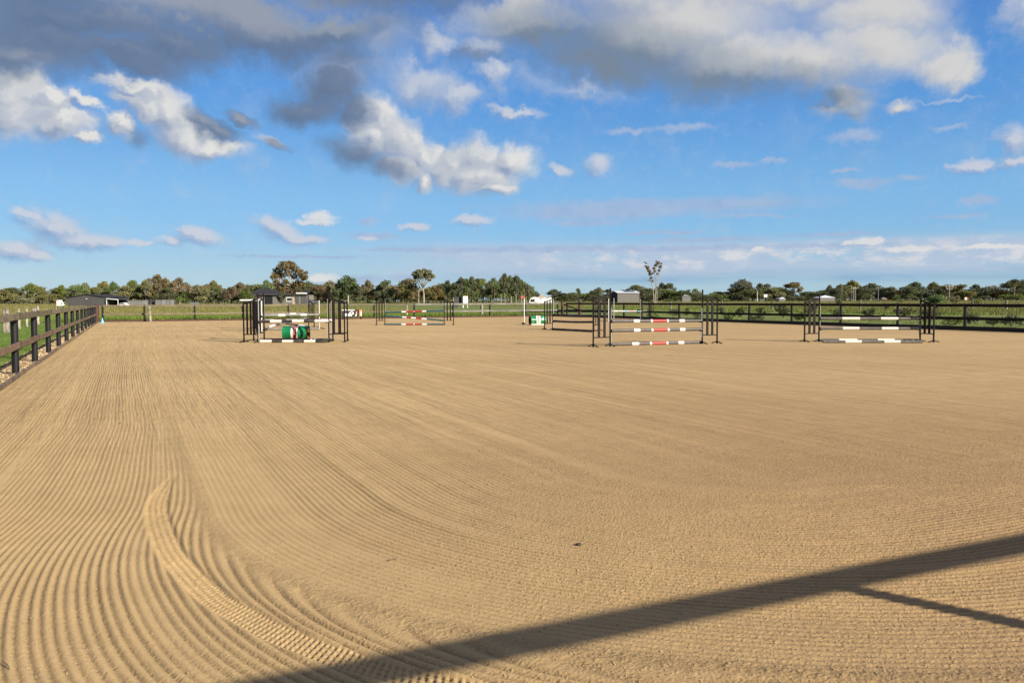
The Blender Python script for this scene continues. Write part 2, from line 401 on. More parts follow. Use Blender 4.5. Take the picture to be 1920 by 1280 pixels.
M['drum_pink'] = material('drum_lettering', (0.78, 0.60, 0.58), 0.4)
M['drum_mint'] = material('drum_mint_print', (0.55, 0.74, 0.62), 0.4)
M['drum_rust'] = material('rusty_drum_inside', (0.22, 0.12, 0.05), 0.9, color2=(0.10, 0.045, 0.02), vscale=6)
M['drum_dark'] = material('dark_drum_inside', (0.055, 0.04, 0.025), 0.9, var=0.3)
M['flag_red'] = material('red_flag_cloth', (0.75, 0.10, 0.06), 0.8)
M['cone_blue'] = material('light_blue_plastic', (0.16, 0.52, 0.72), 0.5)
M['banner_black'] = material('black_banner', (0.022, 0.02, 0.02), 0.5)
M['banner_white'] = material('banner_white_print', (0.72, 0.72, 0.70), 0.5)
M['banner_orange'] = material('banner_orange_end', (0.60, 0.22, 0.05), 0.5)
M['banner_red'] = material('banner_red_print', (0.35, 0.05, 0.03), 0.5)
M['tarp'] = material('grey_tarp', (0.09, 0.09, 0.095), 0.4, var=0.3, vscale=8)
M['pipe'] = material('black_poly_pipe', (0.012, 0.014, 0.010), 0.5)

# ------------------------------------------------------------------ arena plan (metres)
T1 = Vector((-0.4205, 0.9073, 0)); T2 = Vector((0.9073, 0.4205, 0))
PA = Vector((-32.3, 64.6, 0)); PB = PA + T2 * 41.2
DR = Vector((0.400, -0.9165, 0)).normalized()
PC = PB + DR * 73.4
PD = Vector((-1.43, -2.0, 0))
ARENA = [PA, PB, PC, PD]
CEN = (PA + PB + PC + PD) / 4

def vnoise(x, y, s, seed=0):
    x = x / s; y = y / s
    xi = np.floor(x); yi = np.floor(y); fx = x - xi; fy = y - yi
    fx = fx * fx * (3 - 2 * fx); fy = fy * fy * (3 - 2 * fy)
    xi = xi.astype(np.int64); yi = yi.astype(np.int64)
    def h(a, b):
        q = (a * 374761393 + b * 668265263 + seed * 974634777) & 0xFFFFFFFF
        q = ((q ^ (q >> 13)) * 1274126177) & 0xFFFFFFFF
        return ((q ^ (q >> 16)) & 0xFFFFFF) / float(0xFFFFFF)
    return (h(xi, yi) * (1 - fx) + h(xi + 1, yi) * fx) * (1 - fy) + (h(xi, yi + 1) * (1 - fx) + h(xi + 1, yi + 1) * fx) * fy
def fbm(x, y, s, o=3, seed=0):
    r = 0; a = 1; n = 0
    for i in range(o):
        r = r + a * vnoise(x, y, s / 2 ** i, seed + i * 17); n += a; a *= 0.5
    return r / n
def ss(x, a, b):
    t = np.clip((x - a) / (b - a), 0, 1); return t * t * (3 - 2 * t)

PITCH_R = 0.052
CX, CY = 1.9, 8.0
TRACK = [(-3.20, 8.1), (-2.98, 7.1), (-2.75, 6.32), (-2.25, 5.31), (-1.92, 4.79), (-1.60, 4.35), (-1.35, 4.09), (-1.12, 3.87), (-0.85, 3.66), (-0.57, 3.48), (-0.32, 3.36), (0.05, 3.2), (0.6, 3.05)]
def _smooth(P, n=5):
    P = [np.array(p) for p in P]; out = []
    for i in range(len(P) - 1):
        p0, p1, p2, p3 = P[max(i - 1, 0)], P[i], P[i + 1], P[min(i + 2, len(P) - 1)]
        for j in range(n):
            t = j / n; out.append(tuple(0.5 * (2 * p1 + (p2 - p0) * t + (2 * p0 - 5 * p1 + 4 * p2 - p3) * t * t + (3 * p1 - p0 - 3 * p2 + p3) * t ** 3)))
    return out + [tuple(P[-1])]
TRACK = _smooth([(-3.22, 8.1), (-3.02, 7.2)] + TRACK[2:])
def sand_fields(x, y):
    """returns height, ridge phase, ridge amplitude left to the shader, tone"""
    dx = x - CX; dy = y - CY
    wob = (fbm(x, y, 3.2, 2, 5) - 0.5) * 0.07 * ss(y, 60, 14) + (fbm(x, y, 0.9, 2, 9) - 0.5) * 0.014
    a = dx * -0.9073 + dy * -0.4205
    b = dx * 0.4205 + dy * -0.9073
    phi = np.where(b < 0, a, np.where(a < 0, b, np.sqrt(np.maximum(a, 0) ** 2 + np.maximum(b, 0) ** 2)))
    inner = (a < 0) & (b < 0)
    phi = np.where(inner, a, phi) + wob
    fold = ss(phi, 0.9, 1.35) * np.where(b > -2, 1, 1)
    gy = np.linspace(0, 60, 1201)
    gd = np.interp(gy, [2.5, 3.43, 4.27, 5.16, 6.2, 7.57, 10.4, 13.0, 16, 22], [0.92, 0.68, 0.44, 0.25, 0.09, 0.0, -0.13, -0.13, -0.09, -0.04])
    kk = np.exp(-np.linspace(-2.2, 2.2, 45) ** 2 / 2); kk /= kk.sum(); gd = np.convolve(np.pad(gd, 22, mode='edge'), kk, 'valid')
    drift = np.interp(y, gy, gd)
    left = phi > 4.62
    ph = np.where(left, phi - drift * ss(phi, 4.0, 4.9), phi)
    # a second sweep along the fence, crossing the first at a slant
    s_al = dx * -0.4205 + dy * 0.9073
    fence_sweep = left & (phi - drift > 6.14)
    ph = np.where(fence_sweep, phi - drift * 0.6 + 0.02, ph)
    # interior worked in straight runs
    strips = a < 1.15
    far_in = (phi < 1.15) | (inner)
    ph = np.where(far_in, a + wob * 1.5, ph)
    u = ph / np.where(left, 0.0455, PITCH_R)
    sweep_gap = np.abs(phi - drift - 6.14)
    k = np.floor(u)
    rnd = np.abs(np.sin(k * 12.9898 + 4.1) * 43758.5453) % 1.0
    amp = 0.60 + 0.60 * rnd
    # rake passes about two metres wide, their edges leave smooth bands or a deep furrow
    pw = ph / 1.62; fr = pw - np.floor(pw)
    band = ss(np.abs(fr - 0.5), 0.5, 0.44)
    amp = amp * (0.45 + 0.55 * band)
    amp = amp * np.where(left, 1.25, np.where(far_in, 0.8, 1.0))
    amp = amp * (0.75 + 0.5 * fbm(x, y, 2.3, 2, 31))
    amp = amp * (0.80 + 0.20 * ss(x, 3.5, 0.5))
    sw = np.maximum(0.085, 0.0055 * y)
    seam = np.exp(-((phi - 4.62) / sw) ** 2)
    seam2 = np.exp(-(sweep_gap / (sw * 0.9)) ** 2) * (phi > 4.8)
    seam3 = np.exp(-((phi - 1.15) / (sw * 1.3)) ** 2)
    amp = amp * (1 - seam2) * (1 - seam3)
    amp = amp * (1 - 0.97 * seam)
    amp = amp * (1 - 0.5 * ss(phi, 3.92, 4.02) * ss(phi, 4.62, 4.5)) * (1 + 1.2 * np.exp(-((phi - 3.33) / 0.05) ** 2))
    amp = amp * (1 - 0.2 * ss(phi, 2.6, 2.2) * (phi > 1.2) * (b > 0))
    # tyre track
    tp = np.array(TRACK); best = np.full(x.shape, 9.0); along = np.zeros(x.shape); side = np.zeros(x.shape); acc = 0.0
    near = (y < 8.6) & (x < 1.0) & (x > -3.8)
    xn = x[near]; yn = y[near]; bn = np.full(xn.shape, 9.0); an = np.zeros(xn.shape); sn = np.zeros(xn.shape)
    for i in range(len(tp) - 1):
        p, q = tp[i], tp[i + 1]; d = q - p; L = np.hypot(*d); d = d / L
        t = np.clip((xn - p[0]) * d[0] + (yn - p[1]) * d[1], 0, L)
        ex = xn - p[0] - d[0] * t; ey = yn - p[1] - d[1] * t; r = np.hypot(ex, ey)
        sg = np.sign(ex * -d[1] + ey * d[0])
        cond = r < bn
        bn = np.where(cond, r, bn); an = np.where(cond, acc + t, an); sn = np.where(cond, r * sg, sn); acc += L
    best[near] = bn; along[near] = an; side[near] = sn
    HW = 0.082
    hw = HW * (0.35 + 0.65 * ss(y, 7.6, 6.2))
    tr = ss(best, hw + 0.014, hw - 0.012) * ss(y, 7.9, 6.6)
    fr_ = u - k
    # ridge profile: broad smooth crest, narrow rough groove
    prof = 0.5 + 0.5 * np.cos(2 * np.pi * (fr_ - 0.5)); prof = prof ** 0.52
    samp = np.maximum(0.0015 * y, 0.004)
    fade = ss(y, 16.5, 9.5)
    A = 0.0118 * amp * (1 - 0.25 * ss(y, 7, 16))
    h = A * (prof - 0.6) * fade * (1 - tr)
    groove = (1 - prof)
    # tread lugs pressed into the sand
    row = np.floor((side + HW) / 0.041); rv = (side + HW) / 0.041 - row
    uu = along + (row % 2) * 0.0195 + (rv - 0.5) * 0.026
    lug = -(0.5 + 0.5 * np.cos(2 * np.pi * uu / 0.038)) ** 1.8 * np.sin(np.pi * np.clip(rv, 0, 1)) ** 1.1
    h = h + tr * (-0.007 + 0.0135 * lug * (0.7 + 0.5 * vnoise(x, y, 0.03, 77)))
    h = h + np.exp(-((best - hw - 0.02) / 0.02) ** 2) * 0.003 * ss(y, 7.6, 6.2)
    # slow undulation, footing clods, crumbs in the grooves
    h = h + (fbm(x, y, 5.0, 2, 3) - 0.5) * 0.008 * ss(y, 2, 9) + seam * 0.006 * ss(y, 30, 15)
    rough = 0.15 + 0.85 * ss(x + 0.05 * y, -2.2, 4.5)
    nearf = ss(y, 14, 7)
    crumbs = (vnoise(x, y, 0.019, 41) ** 2 - 0.3) * 0.0026 + (vnoise(x, y, 0.042, 43) - 0.5) * 0.0022
    h = h + crumbs * nearf * np.clip(rough * 0.7 + groove * amp * 0.55 + seam * 1.2, 0, 1.6) * (1 - 0.35 * tr)
    sh_amp = A * (1 - fade) * (0.62 - 0.50 * ss(y, 16, 38)) * (1 - ss(y, 50, 75)) * (1 - tr)
    groove_shade = np.clip(amp / 1.25, 0, 1.3) * (1 - tr) * ss(y, 40, 9) * 0.9  # strength of the painted shade in the grooves
    return h, u, sh_amp, rough * (0.25 + 0.75 * ss(y, 17, 5)), groove_shade, np.clip(seam * 0.9 + tr * (0.25 - 1.0 * lug), 0, 1) * ss(y, 22, 9)

def in_poly(x, y, grow=0.0):
    ok = np.ones(x.shape, bool)
    for i in range(4):
        p = ARENA[i]; q = ARENA[(i + 1) % 4]; d = (q - p).normalized(); n = Vector((-d.y, d.x, 0))   # outward (clockwise polygon)
        ok &= ((x - p.x) * n.x + (y - p.y) * n.y) < grow
    return ok

def build_sand():
    ys = [2.3]
    def run(to, st, gr=0.0):
        while ys[-1] < to: ys.append(ys[-1] + (st if not gr else max(st, ys[-1] * gr)))
    run(3.3, 0.02); run(5.2, 0.0075); run(7.0, 0.0095); run(12, 0.020); run(20, 0.04); run(40, 0.05, 0.006); run(100, 0.5)
    ys = np.array(ys)
    core = np.arange(-0.66, 0.66, 0.00165)
    sides = 0.66 + np.cumsum(np.geomspace(0.003, 0.9, 34))
    ts = np.concatenate([-sides[::-1], core, sides])
    Y, Tt = np.meshgrid(ys, ts, indexing='ij'); X = Y * Tt
    x = X.ravel(); y = Y.ravel()
    h, u, sa, tone, groove_shade, seam_ = sand_fields(x, y)
    nr, nc = Y.shape
    idx = np.arange(nr * nc).reshape(nr, nc)
    Fq = np.stack([idx[:-1, :-1], idx[:-1, 1:], idx[1:, 1:], idx[1:, :-1]], -1).reshape(-1, 4)
    cx = x[Fq].mean(1); cy = y[Fq].mean(1)
    Fq = Fq[in_poly(cx, cy, 0.12)]
    used = np.unique(Fq); remap = np.full(nr * nc, -1, np.int64); remap[used] = np.arange(len(used)); Fq = remap[Fq]
    V = np.stack([x, y, h], -1)[used]
    m = bpy.data.materials.new('raked_sand'); m.use_nodes = True; t = N(m.node_tree); b = m.node_tree.nodes['Principled BSDF']
    b.inputs['Roughness'].default_value = 0.95; b.inputs['Specular IOR Level'].default_value = 0.15
    pos = t.node('ShaderNodeNewGeometry').outputs['Position']
    ph = t.node('ShaderNodeAttribute', attribute_name='phase').outputs['Fac']
    sa_ = t.node('ShaderNodeAttribute', attribute_name='ridge').outputs['Fac']
    tn = t.node('ShaderNodeAttribute', attribute_name='tone').outputs['Fac']
    big = t.noise(t.v('MULTIPLY', pos, (0.10, 0.22, 1)), 1.0, 5, 0.6)
    mid = t.noise(pos, 3.0, 6, 0.65); fine = t.noise(pos, 190.0, 3, 0.7); grit = t.noise(pos, 70.0, 4, 0.7)
    c = t.mix(t.step(big, 0.35, 0.68), (0.418, 0.292, 0.138), (0.374, 0.258, 0.117))
    c = t.mix(t.m('MULTIPLY', tn, 0.85), c, (0.245, 0.155, 0.074))
    c = t.v('SCALE', c, t.lerp(mid, 0.25, 0.75, 0.90, 1.10))
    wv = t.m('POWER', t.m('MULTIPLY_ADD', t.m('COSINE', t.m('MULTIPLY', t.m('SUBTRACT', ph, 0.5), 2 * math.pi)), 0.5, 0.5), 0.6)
    ms = t.node('ShaderNodeAttribute', attribute_name='groove_shade').outputs['Fac']; sm = t.node('ShaderNodeAttribute', attribute_name='seam').outputs['Fac']
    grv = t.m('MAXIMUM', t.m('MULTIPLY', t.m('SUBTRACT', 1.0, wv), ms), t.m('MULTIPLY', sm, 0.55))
    # groove, seam and tread-pit shade painted into the colour, broken up by grit
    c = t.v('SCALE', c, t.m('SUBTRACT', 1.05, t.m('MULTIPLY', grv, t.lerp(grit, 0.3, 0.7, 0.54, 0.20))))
    spk = t.m('MULTIPLY_ADD', tn, 0.9, 0.7)
    c = t.v('SCALE', c, t.m('ADD', 1.0, t.m('MULTIPLY', t.lerp(fine, 0.2, 0.8, -0.26, 0.24), spk)))
    c = t.v('SCALE', c, t.m('ADD', 1.0, t.m('MULTIPLY', t.lerp(grit, 0.3, 0.7, -0.13, 0.09), spk)))
    # pale quartz grains and odd dark grains
    vor = t.node('ShaderNodeTexVoronoi'); t.put(vor.inputs['Vector'], pos); vor.inputs['Scale'].default_value = 42
    vcol = t.sep(vor.outputs['Color'])[0]
    spot = t.m('MULTIPLY', t.step(vor.outputs['Distance'], 0.20, 0.10), t.m('GREATER_THAN', vcol, 0.965))
    c = t.mix(t.m('MULTIPLY', spot, 0.7), c, (0.55, 0.46, 0.32))
    spot2 = t.m('MULTIPLY', t.step(vor.outputs['Distance'], 0.22, 0.12), t.m('LESS_THAN', vcol, 0.02))
    c = t.mix(t.m('MULTIPLY', spot2, 0.7), c, (0.16, 0.10, 0.06))
    wave = t.m('POWER', t.m('MULTIPLY_ADD', t.m('COSINE', t.m('MULTIPLY', t.m('SUBTRACT', ph, 0.5), 2 * math.pi)), 0.5, 0.5), 0.6)
    dist = t.v('LENGTH', pos, out=1)
    v1 = t.node('ShaderNodeTexVoronoi', feature='SMOOTH_F1'); t.put(v1.inputs['Vector'], t.v('ADD', pos, t.v('SCALE', t.noise(pos, 30, 2, .5, out=1), 0.02))); v1.inputs['Scale'].default_value = 62
    g3 = t.noise(pos, 150.0, 3, 0.6)
    g2 = t.m('MULTIPLY', t.m('SUBTRACT', 0.75, v1.outputs['Distance']), t.lerp(t.noise(pos, 22.0, 3, 0.6), 0.3, 0.7, 0.2, 1.3))
    crumb_amt = t.m('MULTIPLY', t.m('ADD', t.m('MULTIPLY_ADD', tn, 0.35, 0.22), t.m('MULTIPLY', grv, 0.55)), t.step(dist, 60, 8, 0.5, 1.0))
    hh = t.m('ADD', t.m('MULTIPLY', wave, t.m('MULTIPLY', sa_, 1.1)), t.m('MULTIPLY', t.m('MULTIPLY', g2, crumb_amt), 0.011))
    hh = t.m('ADD', hh, t.m('MULTIPLY', t.m('MULTIPLY', g3, crumb_amt), 0.0045))
    # broad scuffs: hoof and drag disturbance
    sc = t.noise(t.v('MULTIPLY', pos, (0.5, 2.2, 1)), 1.3, 6, 0.65)
    aa = t.v('DOT_PRODUCT', pos, (-0.9073, -0.4205, 0), out=1); sl = t.v('DOT_PRODUCT', pos, (-0.4205, 0.9073, 0), out=1)
    run_n = t.noise(t.xyz(t.m('MULTIPLY', aa, 1.9), t.m('MULTIPLY', sl, 0.10), 0.0), 1.0, 6, 0.7)
    runs = t.m('MULTIPLY', t.m('SUBTRACT', run_n, 0.5), t.step(dist, 6, 13))
    hh = t.m('ADD', hh, t.m('MULTIPLY', runs, 0.10))
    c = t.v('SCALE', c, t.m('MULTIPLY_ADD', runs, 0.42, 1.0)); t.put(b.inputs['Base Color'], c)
    hh = t.m('ADD', hh, t.m('MULTIPLY', sc, t.step(dist, 8, 20, 0.0, 0.05)))
    bn = t.node('ShaderNodeBump'); bn.inputs['Strength'].default_value = 1.0; bn.inputs['Distance'].default_value = 1.0
    t.put(bn.inputs['Height'], hh); t.l.new(bn.outputs[0], b.inputs['Normal'])
    me = np_mesh('sand', V, Fq, m, True, {'phase': u[used], 'ridge': sa[used], 'tone': tone[used], 'groove_shade': groove_shade[used], 'seam': seam_[used]})
    obj('sand', me, kind='structure')
    # plain bed below, so that the arena floor has no hole behind the camera
    B = MB(); vs = [(p.x, p.y, -0.045) for p in ARENA]; B.add(vs, [(3, 2, 1, 0)])
    me = B.mesh('sand_bed', m); me.attributes.new('tone', 'FLOAT', 'POINT')
    obj('sand_bed', me, kind='structure')
    print('sand quads', len(Fq))
build_sand()

# ------------------------------------------------------------------ terrain outside
def ter(x, y):
    """height of the paddocks"""
    d = np.hypot(np.asarray(x) - CEN.x, np.asarray(y) - CEN.y)
    return 0.02 + 0.80 * ss(d, 70, 330)
def TZ(x, y): return float(ter(x, y))
def edge_dist(x, y):
    """signed distance outside the arena rectangle, and which side"""
    D = []
    for i in range(4):
        p = ARENA[i]; q = ARENA[(i + 1) % 4]; d = (q - p).normalized()
        D.append((x - p.x) * -d.y + (y - p.y) * d.x)
    return np.stack(D)       # left(3: PD->PA), far(0: PA->PB), right(1), near(2)

def build_terrain():
    per = []
    for i in range(4):
        p = ARENA[i]; q = ARENA[(i + 1) % 4]; n = 110
        for j in range(n): per.append(p.lerp(q, j / n))
    per = np.array([(p.x, p.y) for p in per]); c = np.array([CEN.x, CEN.y])
    dirs = per - c; ln = np.linalg.norm(dirs, axis=1, keepdims=True); dirs /= ln
    offs = [0, .25, .5, .8, 1.1, 1.5, 2, 2.7, 3.5, 4.5, 6, 8, 10, 12.5, 15, 18, 21, 25, 29, 34, 39, 45, 52, 60, 70, 80, 92, 106, 122, 140, 162, 188, 218, 252, 290, 335, 390, 460, 550, 700, 950, 1300, 1900, 2800, 4000, 6000]
    V = []
    for o in offs:
        p = per + dirs * o
        if o > 500:
            f = min(1.0, (o - 500) / 1500); p = (c + dirs * (o + 50)) * f + p * (1 - f)
        V.append(p)
    V = np.array(V); nr, nc = V.shape[:2]
    x = V[..., 0].ravel(); y = V[..., 1].ravel()
    z = ter(x, y) + (fbm(x, y, 7, 3, 8) - 0.5) * 0.10 * ss(np.repeat(offs, nc), 0.5, 6) 
    ED = edge_dist(x, y); dl, df, dr, dn = ED[3], ED[0], ED[1], ED[2]
    z = z - 0.09 * (dl > -0.3) * (df < 0.3) * ss(dl, 14, 3)
    z[:nc] = np.where(dl[:nc] > -0.05, -0.07, 0.0)
    # ground cover zones, real differences in colour: 0 green mown, 1 lush long grass, 2 dry seeding grass, mulch apart
    rad = np.hypot(x - CEN.x, y - CEN.y)
    dout = np.maximum.reduce([dl, df, dr, dn])
    dry = ss(dout, 22, 60) * 0.85 + 0.15 * ss(dout, 60, 200)
    dry = np.clip(dry + (fbm(x, y, 30, 3, 12) - 0.5) * 0.6, 0, 1)
    lush = ss(dr, 30, 40) * ss(dr, 75, 50)
    lush = np.maximum(lush, ss(df, 0, 2) * ss(df, 24, 10) * (dr < 2))
    mown = (ss(dr, 0, 3) * ss(dr, 42, 34))
    mown = np.maximum(mown, ss(dl, 0.5, 1) * ss(dl, 9, 7) * (df < -0.5))
    dry = dry * (1 - 0.9 * mown) * (1 - 0.85 * lush)
    mulch = ss(dl + (fbm(x, y, 1.1, 2, 3) - 0.5) * 0.9, 1.25, 0.75) * (dl > -0.2) * (df < 1)
    pale = ss(df + (fbm(x, y, 1.5, 2, 5) - 0.5) * 1.2, 0.9, 0.3) * (df > -0.2)
    idx = np.arange(nr * nc).reshape(nr, nc); nxt = np.roll(idx, -1, axis=1)
    Fq = np.stack([idx[:-1], idx[1:], nxt[1:], nxt[:-1]], -1).reshape(-1, 4)
    m = bpy.data.materials.new('paddock_grass_ground'); m.use_nodes = True; t = N(m.node_tree); b = m.node_tree.nodes['Principled BSDF']
    b.inputs['Roughness'].default_value = 0.9; b.inputs['Specular IOR Level'].default_value = 0.1
    pos = t.node('ShaderNodeNewGeometry').outputs['Position']
    A = lambda n: t.node('ShaderNodeAttribute', attribute_name=n).outputs['Fac']
    big = t.noise(pos, 0.05, 6, 0.6); mid = t.noise(pos, 0.6, 6, 0.65); fine = t.noise(pos, 9.0, 6, 0.7)
    g = t.mix(t.step(mid, 0.35, 0.65), (0.19, 0.195, 0.045), (0.13, 0.155, 0.032))
    g = t.mix(t.m('MULTIPLY', A('lush'), 0.75), g, t.mix(mid, (0.17, 0.20, 0.035), (0.09, 0.13, 0.022)))
    g = t.mix(t.m('MULTIPLY', A('mown'), 0.8), g, t.mix(t.step(mid, 0.3, 0.7), (0.23, 0.27, 0.085), (0.17, 0.215, 0.062)))
    g = t.mix(A('dry'), g, t.mix(t.step(big, 0.4, 0.6), (0.215, 0.195, 0.068), (0.155, 0.165, 0.048)))
    g = t.mix(A('mulch'), g, t.mix(t.step(fine, 0.4, 0.62), (0.74, 0.56, 0.32), (0.40, 0.27, 0.14)))
    g = t.mix(t.m('MULTIPLY', A('pale'), 0.6), g, (0.36, 0.26, 0.14))
    g = t.v('SCALE', g, t.lerp(fine, 0.2, 0.8, 0.6 * ALB, 1.35 * ALB))
    t.put(b.inputs['Base Color'], g)
    bn = t.node('ShaderNodeBump'); bn.inputs['Strength'].default_value = 0.9; bn.inputs['Distance'].default_value = 0.06
    t.put(bn.inputs['Height'], t.noise(pos, 14.0, 6, 0.7)); t.l.new(bn.outputs[0], b.inputs['Normal'])
    me = np_mesh('paddock', np.stack([x, y, z], -1), Fq, m, True, {'dry': dry, 'lush': lush, 'mown': mown, 'mulch': mulch, 'pale': pale})
    obj('paddock', me, kind='structure')
build_terrain()

# ------------------------------------------------------------------ arena fence
def add_part(name, mb, mats, parent, smooth=False, label=None):
    o = mb.obj(name, mats, parent, smooth)
    if label: o['label'] = label
    return o
POST_R = 0.078; RAIL_T = 0.045; RH = 0.155
def fence(label, pts_post, inward, rails_mats, name='arena_fence', postmat='post_black', jitter=0.0):
    """posts at pts_post; two broad rails on the arena side; one strap at every joint"""
    root = thing(name, label, 'fence', pts_post[0])
    me_post = None
    for p in pts_post:
        if me_post is None:
            mb = MB(); mb.tube([(0, 0, -0.25), (0, 0, 1.24), (0, 0, 1.25)], [POST_R, POST_R, POST_R - .012], 14)
            me_post = mb.mesh('post', M[postmat], True)
        obj('post', me_post, root, Vector(p) - Vector(root.location))
    for hz, mat_ in zip((1.262, 0.605), rails_mats):
        for i in range(len(pts_post) - 1):
            a = Vector(pts_post[i]) + inward * (POST_R + RAIL_T / 2) + Vector((0, 0, hz)); b = Vector(pts_post[i + 1]) + inward * (POST_R + RAIL_T / 2) + Vector((0, 0, hz))
            d = (b - a).normalized(); mb = MB()
            nseg = 5; prev = a + d * 0.004
            for s_ in range(nseg):   # gentle sag between posts
                f = (s_ + 1) / nseg; q = a.lerp(b - d * 0.004, f); q.z -= 0.012 * math.sin(math.pi * f) + random.uniform(-.003, .003) * (0 < f < 1)
                if s_ == nseg - 1: q.z = b.z
                mb.bar(prev, q, RAIL_T, RH, bev=0.012); prev = q
            add_part('rail', mb, M[mat_], root)
        ms = MB(); first = True
        for p in pts_post:
            q = Vector(p) + inward * (POST_R + RAIL_T / 2) + Vector((0, 0, hz))
            d = (Vector(pts_post[1]) - Vector(pts_post[0])).normalized()
            st = MB(); st.bar(q - d * 0.028, q + d * 0.028, RAIL_T + 0.014, RH + 0.014, bev=0.010)
            add_part('strap', st, M['strap'], root)
    return root
IN_L = T2.copy(); IN_F = -T1.copy(); IN_R = Vector((-0.9165, -0.400, 0)).normalized()
off = 0.24
# left fence: 4.27 m bays counted back from the far left corner
pl = []
for k in range(-1, 17):
    p = PA - T1 * max(0.3, 2.66 + 4.325 * k) - IN_L * off
    pl.append(Vector((p.x, p.y, 0.0)))
LEFTF = fence('long brown two-rail fence with round black posts up the left side', pl, IN_L, ('rail_grey', 'rail_brown'))
pf = [PA + T2 * 0.30 - IN_F * off]
for k in range(10): pf.append(PA + T2 * (3.30 + k * 3.76) - IN_F * off)
pf.append(PB - T2 * 0.5 - IN_F * off)
pf = [Vector((p.x, p.y, 0.0)) for p in pf]
FARF = fence('far two-rail fence facing the camera across the back of the arena', pf, IN_F, ('rail_dark', 'rail_dark'))
rails = [c for c in FARF.children if c.name.startswith('rail')]
for c in rails:
    x = c.data.vertices[0].co.x + FARF.location.x
    pale = x > -9.5
    c.data.materials[0] = M['rail_pale' if pale else 'rail_grey']
pr = []
for s in [0.35] + [2.85 + 4.11 * k for k in range(17)]:
    p = PB + DR * s - IN_R * off; pr.append(Vector((p.x, p.y, 0.0)))
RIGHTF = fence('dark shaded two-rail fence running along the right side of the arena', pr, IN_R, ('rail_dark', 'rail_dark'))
# strainer posts
def strainer(label, p, r=0.11, h=1.46, brace=None):
    root = thing('corner_post', label, 'post', p)
    mb = MB(); mb.tube([Vector(p) + Vector((0, 0, -.1)), Vector(p) + Vector((0, 0, h - .02)), Vector(p) + Vector((0, 0, h))], [r, r * .95, r * .85], 12)
    add_part('post_body', mb, M['corner_brown'], root, True)
    if brace:
        a, b = brace; mb = MB(); mb.bar(a, b, 0.09, 0.12, bev=.015); add_part('brace', mb, M['corner_brown'], root)
    return root
strainer('thick red-brown corner post where the left and far fences meet', PA - T2 * .12 + T1 * .12, 0.17, 1.42)
cb = PB + T2 * .05 + T1 * .30; c2 = PB + DR * 3.0 - IN_R * off
q1 = cb + DR * .35 + Vector((0, 0, 1.16)); q2 = c2 + Vector((0, 0, .62)) - DR * .1
strainer('red-brown strainer post with slanting brace at the far right corner', cb, .12, 1.5, (q1, q2))
strainer('red-brown post at the foot of the slanting brace, far right corner', c2, .15, 1.5)

# timber edging of the arena floor
def edging(label, P, Q, inward, matn='sleeper', h=0.075, th=0.055, start=0.0):
    root = thing('timber_edging', label, 'edging', P); L = (Q - P).length; d = (Q - P).normalized(); s = start
    while s < L - 0.3:
        e = min(s + 3.6, L); mb = MB(); z = h / 2 + random.uniform(-.012, .012) - 0.01
        o1 = random.uniform(-.012, .012)
        mb.bar(P + d * (s + .006) + inward * (o1) + Vector((0, 0, z)), P + d * (e - .006) + inward * (o1 + random.uniform(-.015, .015)) + Vector((0, 0, z + random.uniform(-.01, .01))), th, h + .03, bev=.008)
        add_part('sleeper', mb, M[matn], root); s = e
    return root
edging('low weathered timber edging between the sand and the left mulch strip', PD, PA, IN_L, 'sleeper')
edging('low timber edging along the foot of the far fence', PA, PB, IN_F, 'corner_brown', h=0.12)
M['edge_dark'] = material('shaded_edging_board', (0.022, 0.015, 0.012), 0.8, var=0.3, vscale=3, objvar=.3)  # shade along the right fence put into the board colour
edging('dark edging board along the foot of the right fence', PB, PC, IN_R, 'edge_dark', h=0.20)

# gateway that stands behind the camera and throws the long shadow over the sand
SHK = 1 / math.tan(SUN_EL)
HB = 2.40
ga = G(1540, 1092); base_pt = Vector((ga.x + SUNH.x * HB * SHK, ga.y + SUNH.y * HB * SHK, 0))
gl = base_pt - T2 * 7.6; gr_ = base_pt + T2 * 6.0
root = thing('entrance_frame', 'tall timber entrance frame behind the camera whose beam shadow crosses the sand', 'gateway', base_pt)
mb = MB(); mb.bar(gl - T2 * 4 + Vector((0, 0, HB)), gr_ + T2 * 6 + Vector((0, 0, HB)), 0.05, 0.145, bev=.01); add_part('beam', mb, M['rail_brown'], root)
for p in (gl, base_pt, gr_):
    mb = MB(); mb.tube([p + Vector((0, 0, -.2)), p + Vector((0, 0, HB - 0.075))], 0.07, 12); add_part('post', mb, M['post_black'], root, True)

